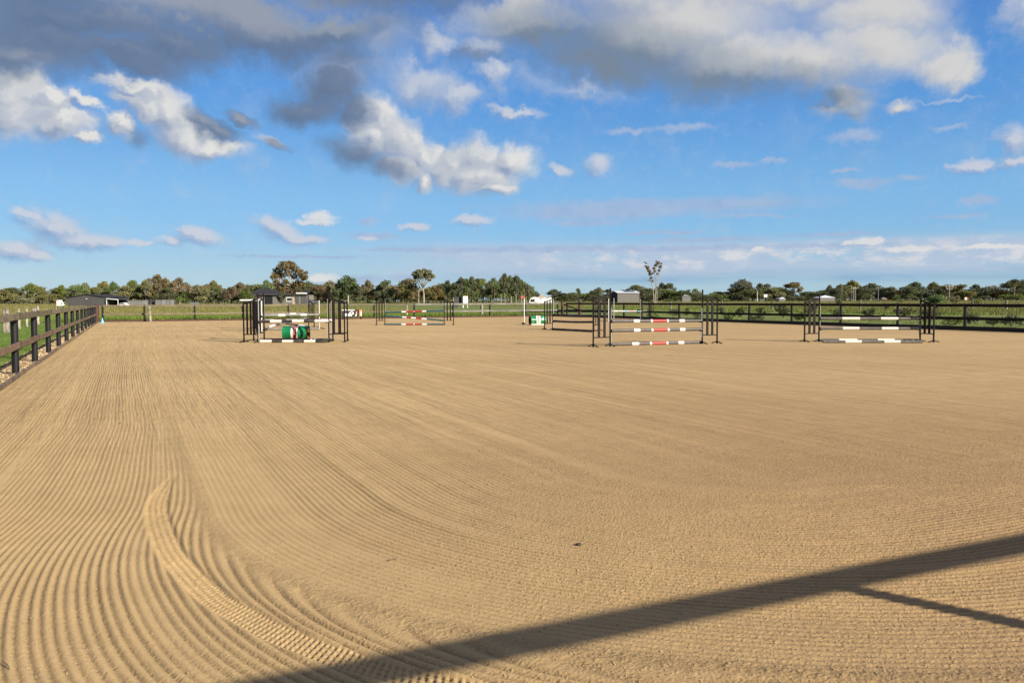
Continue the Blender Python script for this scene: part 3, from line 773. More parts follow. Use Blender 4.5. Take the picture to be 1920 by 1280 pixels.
# ------------------------------------------------------------------ jump wings and poles
def wing(label, inner, outer, low=0.31, slats=2, track=None, trackmat='track_grey', steel='steel_black', cups=(), group=None, slatw=0.085, plate=None, pole_dir=None):
    """inner = (px, base row, top row, row where the sloped rail meets it); outer = (px, base row, top row)"""
    pi = G(inner[0], inner[1]); po = G(outer[0], outer[1])
    ki = pi.y / F; ko = po.y / F
    hi = (inner[1] - inner[2]) * ki; hj = (inner[1] - inner[3]) * ki; ho = (outer[1] - outer[2]) * ko
    d = (po - pi); d.z = 0; w = d.length; d.normalize(); n = Vector((-d.y, d.x, 0))
    if w < 0.45: po = pi + d * 0.5
    if w > 0.95: po = pi + d * 0.9
    root = thing('jump_stand', label, 'jump stand', pi, group)
    Z = Vector((0, 0, 1)); sm = M[steel]
    mb = MB(); mb.bar(pi, pi + Z * hi, 0.05, 0.05, bev=.006); add_part('inner_upright', mb, sm, root)
    mb = MB(); mb.bar(po, po + Z * ho, 0.05, 0.05, bev=.006); add_part('outer_upright', mb, sm, root)
    mb = MB(); mb.bar(pi + Z * hj + d * .025, po + Z * (ho - .06) - d * .025, 0.035, 0.05); add_part('sloped_top_rail', mb, sm, root)
    mb = MB(); mb.bar(pi + Z * low + d * .025, po + Z * low - d * .025, 0.035, 0.035); add_part('bottom_rail', mb, sm, root)
    for i in range(slats):
        f = (i + 1) / (slats + 1); q = pi.lerp(po, f); q.z = 0; ht = hj * (1 - f) + (ho - .06) * f
        mb = MB(); mb.bar(q + Z * (low + .018) + n * .0, q + Z * (ht - .026), 0.022, slatw, up=d); add_part('slat', mb, sm, root)
    for q in (pi, po):
        mb = MB()
        for sgn in (-1, 1): mb.bar(q + Z * 0.075 + n * sgn * .02, q + n * sgn * 0.30 + Z * 0.012, 0.05, 0.022)
        mb.bar(q + n * .02 + Z * 0.03, q - n * .02 + Z * 0.03, 0.06, 0.07)
        add_part('foot', mb, sm, root)
    if track:
        h0 = max(.02, (inner[1] - track[1]) * ki); h1 = (inner[1] - track[0]) * ki
        mb = MB(); c = pi - d * 0.031
        mb.bar(c + Z * h0, c + Z * h1, 0.012, 0.042, up=n); add_part('keyhole_track', mb, M[trackmat], root)
        hole = MB()
        k = h0 + .06
        while k < h1 - .03: hole.box((c.x - d.x * .008, c.y - d.y * .008, k), (.012, .012, .012), rz=math.atan2(d.y, d.x)); k += .075
        ho_ = add_part('track_holes', hole, M['strap'], root); ho_['kind'] = 'stuff'
    for row in cups:
        h = (inner[1] - row) * ki
        mb = MB(); c = pi - d * 0.075 + Z * (h - .055); mb.box((c.x, c.y, c.z), (.09, .09, .02), rz=math.atan2(d.y, d.x)); mb.box((c.x + d.x * .035, c.y + d.y * .035, c.z + .04), (.015, .06, .08), rz=math.atan2(d.y, d.x))
        add_part('jump_cup', mb, M['steel_black'], root)
    return root

def pole(label, a, b, segs, mats, r=0.058, name='jump_pole', group=None, sag=0.0, cat='pole'):
    """a, b: world ends. segs: stops 0..1 with material index; every painted band is its own part"""
    a = Vector(a); b = Vector(b); r = r * (1.14 if r < .056 else 1.0)
    root = thing(name, label, cat, (a + b) / 2, group)
    L = (b - a)
    def P(f): q = a + L * f; q.z -= sag * 4 * f * (1 - f); return q
    n = len(segs)
    for i, (f0, f1, mi) in enumerate(segs):
        k = max(1, int((f1 - f0) * 10)); mb = MB()
        pts = [P(f0 + (f1 - f0) * j / k) for j in range(k + 1)]
        rr = r * (1.015 if i % 2 else 1.0)
        if i == 0: pts = [P(0.0) - L.normalized() * .0] + pts[1:] if False else pts
        mb.tube(pts, rr, 10)
        add_part('painted_band', mb, M[mats[mi]], root, True)
    return root
def stops(x0, x1, cuts, ids):
    xs = [x0] + cuts + [x1]
    return [((xs[i] - x0) / (x1 - x0), (xs[i + 1] - x0) / (x1 - x0), ids[i]) for i in range(len(ids))]
def at_depth(px, py, ref):
    return AT(px, py, ref.y)
def gpt(px, py, r=0.05):       # pole lying on the sand, py = its centre row
    return G(px, py, r)
WG = 'black steel jump stands on the sand'
# --- front left spread fence
JL1 = G(484.3, 642); JR1 = G(616.5, 641.4); JL2 = G(495.8, 637.5); JR2 = G(624.2, 639.0)
wing('front jump stand at the left end of the black and white poles', (484.3, 642, 550, 561), (457.6, 641.8, 566.4), track=(560, 641), cups=(602.3,), slats=3, slatw=.07)
wing('rear jump stand at the left end of the black and white poles', (495.5, 637.5, 550, 561), (471.4, 640.0, 566.4), track=(560, 600), cups=(601,), slats=2)
wing('front jump stand at the right end of the black and white poles', (616.6, 641.4, 548.8, 560), (646.4, 641, 566.2), track=(560, 640), cups=(602.3,), slats=2, slatw=.085)
wing('rear jump stand at the right end of the black and white poles', (624.2, 639, 549, 561), (651.7, 638.8, 565), track=(561, 639), cups=(601,), slats=1, slatw=.085)
bw = ['pole_black', 'pole_white']
pole('black and white pole hung in front, above the near green drum', at_depth(487, 602.6, JL1), at_depth(616, 601.6, JR1), stops(487, 616, [507, 528.3, 548.4, 569.9, 590.5], [0, 1, 0, 1, 0, 1]), bw, .055)
pole('black and white pole hung on the rear stands behind the front one', at_depth(498, 601.3, JL2), at_depth(623, 600.6, JR2), stops(498, 623, [516, 538, 560, 582, 603], [1, 0, 1, 0, 0, 1]), bw, .055)
pole('black and white pole lying on the sand in front of the near green drum', gpt(488.5, 639.9), gpt(611.8, 639.9), stops(488.5, 611.8, [510.4, 529.9, 550.8, 571, 592], [1, 0, 1, 0, 1, 0]), bw, .055)
pole('mostly black pole lying on the sand behind the near green drum', gpt(500, 636.8), gpt(622, 637.2), stops(500, 622, [521, 537, 584, 593], [0, 0, 0, 1, 0]), bw, .055)
# --- back left spread fence
wing('far left jump stand with a white track, behind the black and white spread jump', (490.6, 621.6, 553, 563), (474, 620, 567), track=(564, 621), trackmat='track_white', slats=2, cups=(592,))
wing('leftmost jump stand of the grey-pole jump, under the white pole laid across the stands', (479, 616, 556, 565), (456.3, 620.8, 567), track=(566, 600), slats=3, slatw=.06)
wing('short jump stand topped by grey tarpaulin, right side of the grey-pole jump', (578.8, 613, 548.8, 563), (594, 614, 568), track=(562, 606), slats=3, cups=(590,))
wing('jump stand with a white track at the right end of the grey-pole jump', (599.2, 617.4, 562, 566), (597, 611, 567), track=(563, 617), trackmat='track_white', slats=1, cups=(590,))
JL3 = G(490.6, 620); JR3 = G(599, 617.6); JL4 = G(479, 616); JR4 = G(578.8, 613)
sw = ['pole_silver', 'pole_clean']
pole('silver-grey pole with two white bands across the back left jump', at_depth(481, 591.8, JL3), at_depth(599, 589.6, JR3), stops(481, 599, [520.3, 532.9, 562.5, 574], [0, 1, 0, 1, 0]), sw, .055)
pole('silver-grey pole with one white band, behind the level two-banded one', at_depth(484, 590.3, JL4), at_depth(578, 587.8, JR4), stops(484, 578, [541.5, 553], [0, 1, 0]), sw, .05)
pole('slanting grey pole with its low end at the left stand of the back left jump', at_depth(497, 614, JL3), at_depth(578, 595.4, JR4), stops(497, 578, [503, 512.5, 560], [0, 1, 0, 0]), sw, .05)
pole('slanting grey pole with two white bands sloping down to the right', at_depth(498, 601, JL4), at_depth(583, 613, JR3), stops(498, 583, [519, 531, 561, 573], [0, 1, 0, 1, 0]), sw, .05)
pole('silver-grey pole lying on the sand under the back left jump', gpt(489, 617.5), gpt(598, 616.3), stops(489, 598, [540], [0, 0]), sw, .055)
wh = at_depth(450.5, 562.9, JL4); wh2 = at_depth(488.5, 562.6, JL4)
pole('white pole laid across the tops of the leftmost jump stands', wh + Vector((0, -.05, 0)), wh2 + Vector((0, -.05, 0)), [(0, .64, 0), (.64, .70, 1), (.70, 1, 0)], ['pole_clean', 'pole_dgrey'], .045)
# tarpaulin folded over the short stand
tp_ = at_depth(587, 563, JR4); root = thing('tarpaulin', 'folded grey tarpaulin draped over the jump stand right of the tall gum', 'tarpaulin', tp_)
mb = MB(); w, dpt = 0.46, 0.16; nx, ny = 12, 5; vs = []
for j in range(ny):
    for i in range(nx):
        u = i / (nx - 1) * 2 - 1; v = j / (ny - 1) * 2 - 1
        vs.append((tp_.x + u * w, tp_.y + v * dpt, tp_.z + 0.06 - 0.13 * (u * .5 + .5) ** 2 - abs(v) ** 2 * 0.13 + 0.02 * math.sin(i * 2.1 + j)))
mb.add(vs, [(j * nx + i, j * nx + i + 1, (j + 1) * nx + i + 1, (j + 1) * nx + i) for j in range(ny - 1) for i in range(nx - 1)])
add_part('sheet', mb, M['tarp'], root, True)
mb = MB(); mb.box((tp_.x, tp_.y, tp_.z - .035), (w * 1.9, .05, .02)); add_part('hem', mb, M['tarp'], root)

# --- jump in the centre background, teal poles
JL5 = G(721.8, 609); JR5 = G(833.0, 609)
wing('left jump stand of the teal, white and red poles', (721.8, 609, 560, 565), (706, 609.2, 566), slats=2, track=(560, 586), slatw=.07, low=.29)
wing('right jump stand of the teal, white and red poles', (833, 609, 559.3, 564), (850.3, 609, 565), slats=2, slatw=.07, low=.29)
tw = ['pole_teal', 'pole_clean', 'pole_red']
for lab, r0, r1, cuts in (('top teal pole with a white and red middle in the background jump', (722, 585.6), (832, 582.6), [753.3, 762, 776.3, 777.3, 792, 799.6]),
                          ('sloping middle teal pole with a white and red middle in the background jump', (722.5, 591.8), (833, 600.8), [754.6, 762.5, 771.5, 780, 791, 800.5])):
    pole(lab, at_depth(*r0, JL5), at_depth(*r1, JR5), stops(r0[0], r1[0], cuts, [0, 1, 2, 1, 2, 1, 0]), tw, .05)
pole('teal pole with a white and red middle lying on the sand under the background jump', gpt(723.5, 608), gpt(832, 608), stops(723.5, 832, [753.3, 761.5, 776, 777.5, 792, 800.7], [0, 1, 2, 1, 2, 1, 0]), tw, .05)

# --- centre right jump, dark poles with red middle
JL6 = G(1143.9, 649); JR6 = G(1316.6, 644.3)
wing('tall jump stand at the left end of the poles with red middles', (1143.9, 649, 540.2, 553), (1112.3, 650, 559.5), slats=2, track=(576, 648), cups=(601.8, 619.4), slatw=.09)
wing('tall jump stand at the right end of the poles with red middles', (1316.6, 644.3, 543, 554.5), (1344.4, 643.6, 560), slats=2, track=(576.6, 632.5), cups=(601.2, 617.6), slatw=.09)
rw = ['pole_dgrey', 'pole_clean', 'pole_red']
for lab, a_, b_, cuts in (('top dark grey pole with a red middle and white bands', at_depth(1146.5, 602, JL6), at_depth(1315.5, 601.0, JR6), [1185.9, 1196.7, 1217.3, 1220.8, 1247.6, 1250.8, 1271.4, 1281.4]),
                          ('middle hanging dark grey pole with a red middle and white bands', at_depth(1146.5, 619.8, JL6), at_depth(1315.5, 617.2, JR6), [1186.5, 1197.5, 1218.5, 1221.8, 1249, 1252.2, 1272.5, 1282.2]),
                          ('dark grey pole with a red middle and white bands lying on the sand', gpt(1146.5, 645.4), gpt(1315.5, 641.4), [1183.5, 1195.7, 1216.2, 1219.6, 1247, 1250.2, 1269.7, 1280.2])):
    pole(lab, a_, b_, stops(1146.5, 1315.5, cuts, [0, 1, 0, 1, 2, 1, 0, 1, 0]), rw, .05)

# --- brown plank jump behind it
JL7 = G(1036.5, 617.2); JR7 = G(1112.5, 621.5)
wing('jump stand with a white track beside the far green drum', (1036.5, 617.2, 553, 561), (1025.5, 617.4, 564), slats=2, track=(560, 617), trackmat='track_white', slatw=.07, low=.32, cups=(591, 602))
wing('jump stand at the right end of the dark plum-banded poles', (1113.5, 621.5, 555, 562), (1124.5, 620.8, 567), slats=2, track=(562, 621), slatw=.06, low=.32, cups=(592, 603))
dp = ['pole_dark', 'pole_plum']
for lab, a_, b_, r_, sg in (('top thick dark pole with plum bands, left of the red-middle jump', at_depth(1037, 590.3, JL7), at_depth(1112.5, 592.0, JR7), .07, .03),
                        ('second dark pole with plum bands, left of the red-middle jump', at_depth(1037, 601.6, JL7), at_depth(1112.5, 603.4, JR7), .05, .03),
                        ('dark pole with plum bands lying on the sand, left of the red-middle jump', gpt(1036, 617), gpt(1112, 620.8), .055, 0)):
    pole(lab, a_, b_, stops(1036, 1112, [1051, 1056, 1065, 1078.5, 1087, 1093], [0, 1, 0, 1, 0, 1, 0]), dp, r_, sag=sg)

# --- far right-of-centre jump with the cream and blue pole
wing('pinkish-white fronted jump stand of the cream pole jump, leftmost and nearest', (1141, 603.2, 559, 563), (1131, 602.6, 566), slats=2, track=(560, 603), trackmat='track_white', slatw=.06)
wing('left jump stand at the near end of the cream and blue pole', (1150.8, 599.6, 558.8, 563), (1139.6, 599, 566), slats=1, track=(559, 599), slatw=.06)
wing('right jump stand with a grey track in front of the cream and blue pole end', (1200.8, 599.8, 560.3, 563), (1210.5, 598.5, 566), slats=2, track=(560.5, 599.5), slatw=.06)
wing('right jump stand furthest along the cream and blue pole', (1212.3, 597.3, 559.5, 563), (1225, 597, 565.5), slats=3, track=(567, 597), slatw=.06)
JL8 = G(1147, 599.6); JR8 = G(1212, 597.6)
pole('cream pole with pale blue bands hung across the far jump right of centre', at_depth(1147, 583.2, JL8), at_depth(1212.3, 583.6, JR8), stops(1147, 1212.3, [1170, 1177, 1188, 1194.5], [0, 1, 2, 1, 0]), ['pole_white', 'pole_blue', 'pole_rose'], .06)

# --- right jump with grey and white poles
JL9 = G(1535.4, 640.6); JR9 = G(1725, 640.6)
wing('jump stand at the left end of the grey and white poles on the right', (1535.4, 640.6, 551.7, 560.4), (1508.3, 641, 564.9), slats=2, track=(572, 638), cups=(597, 615.6), slatw=.09)
wing('jump stand at the right end of the grey and white poles', (1725, 640.6, 551.6, 563.5), (1750.4, 641.8, 569), slats=2, track=(575.5, 628), cups=(597, 615.8), slatw=.09)
gw = ['pole_grey', 'pole_white']
pole('top grey and white pole of the right jump', at_depth(1538, 597, JL9), at_depth(1723.5, 597.2, JR9), stops(1538, 1723.5, [1579.2, 1612.3, 1651.6, 1683.6], [0, 1, 0, 1, 0]), gw, .05)
pole('lower hanging grey and white pole of the right jump', at_depth(1538, 615.4, JL9), at_depth(1723.5, 615.8, JR9), stops(1538, 1723.5, [1580, 1611, 1653.3, 1684], [0, 1, 0, 1, 0]), gw, .05)
pole('grey and white pole lying nearest on the sand at the right jump', gpt(1543.5, 640.4), gpt(1729, 640.6), stops(1543.5, 1729, [1585, 1615.5, 1658, 1688], [0, 1, 0, 1, 0]), gw, .05)
pole('grey and white pole on the sand just behind the nearest one', gpt(1534, 637.4), gpt(1721, 637.8), stops(1534, 1721, [1573.5, 1607.5, 1646, 1677], [0, 1, 0, 1, 0]), gw, .05)

# ------------------------------------------------------------------ drums
def text_mesh(txt, size):
    cu = bpy.data.curves.new('lettering', 'FONT'); cu.body = txt; cu.size = size; cu.align_x = 'CENTER'; cu.align_y = 'CENTER'; cu.offset = size * 0.035
    o = bpy.data.objects.new('lettering', cu); COL.objects.link(o)
    dg = bpy.context.evaluated_depsgraph_get(); me = bpy.data.meshes.new_from_object(o.evaluated_get(dg))
    bpy.data.objects.remove(o); bpy.data.curves.remove(cu)
    bm = bmesh.new(); bm.from_mesh(me); bmesh.ops.triangulate(bm, faces=bm.faces[:])
    bmesh.ops.subdivide_edges(bm, edges=[e for e in bm.edges if e.calc_length() > 0.03], cuts=2)
    bm.to_mesh(me); bm.free(); return me
def drum(label, c, axis, r, L, bands, open_side, inside, lettering):
    """c: centre, axis: unit direction; bands: (t0, t1, material) along the axis -0.5..0.5"""
    axis = Vector(axis).normalized(); up = Vector((0, 0, 1)); side = axis.cross(up).normalized()
    root = thing('oil_drum', label, 'drum', (c.x, c.y, 0))
    n = 36
    def ringp(t, rad): return [c + axis * (t * L) + (up * math.cos(2 * math.pi * i / n) + side * math.sin(2 * math.pi * i / n)) * rad for i in range(n)]
    def shell(ts, mat_, nm):
        mb = MB(); vs = []
        for t, rad in ts: vs += ringp(t, rad)
        mb.add(vs, [(k * n + i, k * n + (i + 1) % n, (k + 1) * n + (i + 1) % n, (k + 1) * n + i) for k in range(len(ts) - 1) for i in range(n)])
        return add_part(nm, mb, mat_, root, True)
    for t0, t1, mt in bands:
        prof = [(t0, r)]
        for hoop in (-0.17, 0.17):
            if t0 < hoop - .012 and t1 > hoop + .012: prof += [(hoop - .015, r), (hoop, r * 1.022), (hoop + .015, r)]
        prof.append((t1, r)); shell(prof, M[mt], 'painted_band' if mt != 'drum_green' else 'barrel_section')
    # rolled rims
    for t in (-.5, .5): shell([(t - .012, r), (t - .012, r * 1.03), (t + .012, r * 1.03), (t + .012, r * .97), (t - .012, r * .97)], M['drum_rust' if t * open_side > 0 else 'drum_green'], 'rim')
    # inside wall and far head
    shell([(open_side * .495, r * .97), (open_side * -.47, r * .97)], M[inside], 'inner_wall')
    for t, mt in ((open_side * -.47, inside), (open_side * -.49, 'drum_green')):
        mb = MB(); mb.add(ringp(t, r * .975), [tuple(range(n))]); add_part('head', mb, M[mt], root)
    # printing wrapped on the barrel: (text, size, mat, along, angle, turn, squeeze)
    for txt, size, mt, al, ang, turn, sq in lettering:
        me = text_mesh(txt, size) if isinstance(txt, str) else txt()
        me.materials.clear(); me.materials.append(M[mt]); org = Vector((c.x, c.y, 0))
        for v in me.vertices:
            x, y = v.co.x * sq, v.co.y
            if turn: a_, th = y, x      # text reads down the band
            else: a_, th = x, y
            a_ = al * L + (a_ if not turn else y)
            phi_ = ang + (-(th) if not turn else x) / r
            v.co = c + axis * a_ + (up * math.cos(phi_) + side * math.sin(phi_)) * (r + .004) - org
        o = obj('lettering', me, root)
    return root
d1c = G(555.5, 638.0); r1 = 0.29; d1c.z = r1
vdir = Vector((d1c.x, d1c.y, 0)).normalized(); pd = Vector((vdir.y, -vdir.x, 0))   # to the right as seen from the camera
ax1 = (pd * math.cos(R(14)) - vdir * math.sin(R(14)))
# 'side' = axis x up points towards the camera for an axis to the right
drum('green oil drum with red band lying between the black and white poles', d1c, ax1, r1, 0.98,
     [(-.5, -.155, 'drum_green'), (-.155, -.07, 'drum_white'), (-.07, .07, 'drum_red'), (.07, .115, 'drum_white'), (.115, .5, 'drum_green')], 1, 'drum_rust',
     [('Castrol', 0.095, 'drum_pink', .0, R(66), True, 1.15)])
d2c = G(1007.5, 609.0); r2 = 0.295; d2c.z = r2
vdir = Vector((d2c.x, d2c.y, 0)).normalized(); pd = Vector((vdir.y, -vdir.x, 0)); ax2 = (pd * math.cos(R(17)) + vdir * math.sin(R(17)))
def swoosh():
    me = bpy.data.meshes.new('print'); vs = []; fs = []
    k = 14
    for i in range(k + 1):
        t = i / k; x = -.12 + .24 * t; yb = -.05 + .10 * t ** 2 ; w = .035 * math.sin(math.pi * min(1, t * 1.02)) + .004
        vs += [(x, yb - w, 0), (x, yb + w * .4, 0)]
    for i in range(k): fs.append((2 * i, 2 * i + 2, 2 * i + 3, 2 * i + 1))
    b0 = len(vs)
    for i in range(9):
        t = i / 8; vs += [(-.08 + .12 * t, .04 + .085 * t, 0), (-.06 + .13 * t, .03 + .06 * t ** 2, 0)]
    for i in range(8): fs.append((b0 + 2 * i, b0 + 2 * i + 1, b0 + 2 * i + 3, b0 + 2 * i + 2))
    me.from_pydata(vs, [], fs); me.update(); return me
def stripe():
    me = bpy.data.meshes.new('print'); vs = []; fs = []
    for i in range(7):
        x = -.15 + .05 * i; vs += [(x, -.018, 0), (x, .018, 0)]
    for i in range(6): fs.append((2 * i, 2 * i + 2, 2 * i + 3, 2 * i + 1))
    me.from_pydata(vs, [], fs); me.update(); return me
drum('green oil drum with white band and swoosh lying beside the red flag', d2c, ax2, r2, 0.98,
     [(-.5, -.13, 'drum_green'), (-.13, .15, 'drum_white'), (.15, .5, 'drum_green')], -1, 'drum_dark',
     [('Castrol', 0.15, 'drum_red', .01, R(66), True, 0.95), (stripe, 0, 'drum_mint', -.31, R(78), False, 1.0), (swoosh, 0, 'drum_mint', .33, R(70), False, 1.0), ('20', 0.09, 'drum_mint', -.36, R(112), False, 1.0)])
pole('short cream ground pole lying against the far green drum', gpt(996.5, 608.6), gpt(1021, 608.6), [(0, 1, 0)], ['pole_white'], .055)

# ------------------------------------------------------------------ flag, cone, banner
fp = G(983.0, 608.0); root = thing('marker_flag', 'small red flag on a white post standing left of the far green drum', 'flag', fp)
mb = MB(); mb.tube([fp, fp + Vector((0, 0, 1.70))], .028, 10); add_part('flag_post', mb, M['pole_clean'], root, True)
mb = MB(); mb.tube([fp + Vector((0, 0, 1.70)), fp + Vector((0, 0, 1.93))], .014, 8); add_part('flag_stick', mb, M['pole_rose'], root, True)
mb = MB(); mb.tube([fp + Vector((-.05, 0, 0)), fp + Vector((-.05, 0, .10)), fp + Vector((-.05, 0, .13))], [.12, .10, .04], 14); add_part('foot', mb, M['steel_black'], root, True)
mb = MB(); vs = []; k = 8
for i in range(k + 1):
    t = i / k; x = -.24 * t; y = .025 * math.sin(t * 5); hh = .115 * (1 - t) + .004
    vs += [(fp.x + x, fp.y + y, fp.z + 1.82 - hh - t * .05), (fp.x + x, fp.y + y, fp.z + 1.82 + hh - t * .05)]
mb.add(vs, [(2 * i, 2 * i + 2, 2 * i + 3, 2 * i + 1) for i in range(k)]); add_part('pennant', mb, M['flag_red'], root)
cp = G(192, 606.0); root = thing('traffic_cone', 'light blue training cone by the far left corner post', 'cone', cp)
mb = MB(); mb.tube([cp + Vector((0, 0, .03)), cp + Vector((0, 0, .36)), cp + Vector((0, 0, .39))], [.11, .030, .018], 16); add_part('cone_body', mb, M['cone_blue'], root, True)
mb = MB(); mb.box((cp.x, cp.y, .018), (.27, .27, .035)); add_part('base', mb, M['cone_blue'], root)
# advertising board in front of the far fence
b0 = G(641, 599.0); b1 = G(678.5, 598.6); dv = (b1 - b0); Lb = dv.length; dv.normalize(); nb = Vector((dv.y, -dv.x, 0))
Z = Vector((0, 0, 1)); z0, z1 = .26, .84
root = thing('sponsor_board', 'black board with white outlined shape and orange end at the far fence', 'board', b0)
mb = MB(); mb.bar(b0 + Z * (z0 + z1) / 2, b1 + Z * (z0 + z1) / 2, .04, z1 - z0); add_part('panel', mb, M['banner_black'], root)
mb = MB(); mb.bar(b1 - dv * .08, b1 - dv * .08 + Z * .3, .07, .07); mb.bar(b0 + dv * .08, b0 + dv * .08 + Z * .3, .07, .07); add_part('leg', mb, M['steel_black'], root)
def flat(poly, mt, nm='print', lift=.024):
    mb = MB(); vs = [b0 + dv * x + Z * y + nb * lift for x, y in poly]; mb.add(vs, [tuple(range(len(vs)))]); add_part(nm, mb, M[mt], root)
S = Lb / 37.5
X = lambda px: (px - 641) * S
H_ = lambda py: z0 + (591.8 - py) / 11.6 * (z1 - z0)
flat([(X(641.5), H_(580.3)), (X(641.5), H_(581.6)), (X(665), H_(581.6)), (X(665), H_(580.3))], 'banner_white')
outl = [(644.5, 588.2), (649, 586.2), (653.5, 587.6), (656.5, 584.2), (660, 583.0), (662.3, 584.0), (663.6, 586.5), (662, 588.6), (657, 589.2)]
inn = [(655.5, 587.3), (658, 585.2), (660, 584.4), (661.4, 585.6), (661, 587.2), (658, 587.6)]
poly = [(X(a), H_(b)) for a, b in outl]; flat(poly, 'banner_white')
flat([(X(a), H_(b)) for a, b in inn], 'banner_black', lift=.029)
flat([(X(648), H_(591.2)), (X(659), H_(591.2)), (X(660), H_(589.6)), (X(646), H_(589.0))], 'banner_white', lift=.027)
flat([(X(666), H_(591.6)), (X(668), H_(591.6)), (X(669.5), H_(584)), (X(668), H_(584.5))], 'banner_white')
flat([(X(666.8), H_(588)), (X(667.6), H_(588)), (X(669.5), H_(582)), (X(667), H_(583))], 'banner_red', lift=.028)
flat([(X(674), H_(591.8)), (X(678.4), H_(591.8)), (X(678.4), H_(580.2)), (X(674), H_(580.2))], 'banner_orange')
flat([(X(676.2), H_(591.8)), (X(678.3), H_(591.8)), (X(678.3), H_(583.2)), (X(676.2), H_(583.2))], 'pole_white', lift=.028)

# ------------------------------------------------------------------ foliage
def leaf_mat(name, c1, c2, rough=0.7):
    m = bpy.data.materials.new(name); m.use_nodes = True; t = N(m.node_tree); b = m.node_tree.nodes['Principled BSDF']
    b.inputs['Roughness'].default_value = rough; b.inputs['Specular IOR Level'].default_value = 0.25
    pos = t.node('ShaderNodeNewGeometry').outputs['Position']
    oi = t.node('ShaderNodeObjectInfo').outputs['Random']
    c = t.mix(t.step(t.noise(pos, 0.45, 4, 0.6), 0.35, 0.65), c1, c2)
    hs = t.node('ShaderNodeHueSaturation'); t.put(hs.inputs['Color'], c)
    t.put(hs.inputs['Hue'], t.lerp(oi, 0, 1, 0.480, 0.512)); t.put(hs.inputs['Value'], t.lerp(t.m('FRACT', t.m('MULTIPLY', oi, 7.3)), 0, 1, 0.88, 1.34))
    t.put(hs.inputs['Saturation'], t.lerp(t.m('FRACT', t.m('MULTIPLY', oi, 13.7)), 0, 1, 0.75, 1.08))
    t.put(b.inputs['Base Color'], hs.outputs[0])
    b.inputs['Subsurface Weight'].default_value = 0.0
    tr = t.node('ShaderNodeBsdfTranslucent'); t.put(tr.inputs['Color'], hs.outputs[0])
    mx = t.node('ShaderNodeMixShader'); mx.inputs[0].default_value = 0.22
    out = m.node_tree.nodes['Material Output']
    t.l.new(b.outputs[0], mx.inputs[1]); t.l.new(tr.outputs[0], mx.inputs[2]); t.l.new(mx.outputs[0], out.inputs[0])
    return m
M['leaf_olive'] = leaf_mat('olive_gum_leaves', (0.19, 0.175, 0.055), (0.12, 0.125, 0.04))
M['leaf_green'] = leaf_mat('green_leaves', (0.13, 0.165, 0.04), (0.075, 0.11, 0.028))
M['leaf_dark'] = leaf_mat('dark_leaves', (0.105, 0.115, 0.045), (0.065, 0.075, 0.032))
M['leaf_grey'] = leaf_mat('grey_green_leaves', (0.20, 0.20, 0.105), (0.12, 0.125, 0.06))
M['leaf_rust'] = leaf_mat('rusty_leaves', (0.19, 0.14, 0.052), (0.125, 0.105, 0.038))
M['bark_pale'] = material('pale_gum_bark', (0.44, 0.38, 0.29), 0.8, color2=(0.24, 0.20, 0.15), vscale=0.6)
M['bark_grey'] = material('grey_brown_bark', (0.20, 0.16, 0.12), 0.9, color2=(0.11, 0.085, 0.06), vscale=0.8)

def leaf_cloud(rng, blobs, per, size, flat=0.75):
    """quads spread through ellipsoid clumps; blobs: (x,y,z,r)"""
    C = []; 
    tot = sum(b[3] ** 2 for b in blobs)
    for (bx, by, bz, br) in blobs:
        n = max(8, int(per * br ** 2 / tot))
        d = rng.normal(size=(n, 3)); d /= np.linalg.norm(d, axis=1, keepdims=True)
        rr = br * (0.55 + 0.5 * rng.random(n) ** 0.7)
        # ragged outline: lumps on the surface of each clump
        rr *= 0.82 + 0.28 * np.sin(d[:, 0] * 5 + bx) * np.sin(d[:, 1] * 6 + by) + 0.14 * rng.random(n)
        C.append(np.stack([bx + d[:, 0] * rr, by + d[:, 1] * rr, bz + d[:, 2] * rr * flat], 1))
    C = np.concatenate(C); n = len(C)
    a = rng.normal(size=(n, 3)); a /= np.linalg.norm(a, axis=1, keepdims=True)
    b_ = np.cross(a, rng.normal(size=(n, 3))); b_ /= np.linalg.norm(b_, axis=1, keepdims=True)
    s1 = (size * (0.6 + 0.8 * rng.random(n)))[:, None]; s2 = s1 * 0.55
    V = np.stack([C - a * s1, C - b_ * s2, C + a * s1, C + b_ * s2], 1).reshape(-1, 3)
    Fq = np.arange(n * 4).reshape(n, 4)
    return V, Fq
def limbs(pts_list, mat_, name='trunk', n=7):
    mb = MB()
    for pts, r0, r1 in pts_list:
        k = len(pts); mb.tube(pts, [r0 + (r1 - r0) * i / (k - 1) for i in range(k)], n)
    return mb
VAR = {}
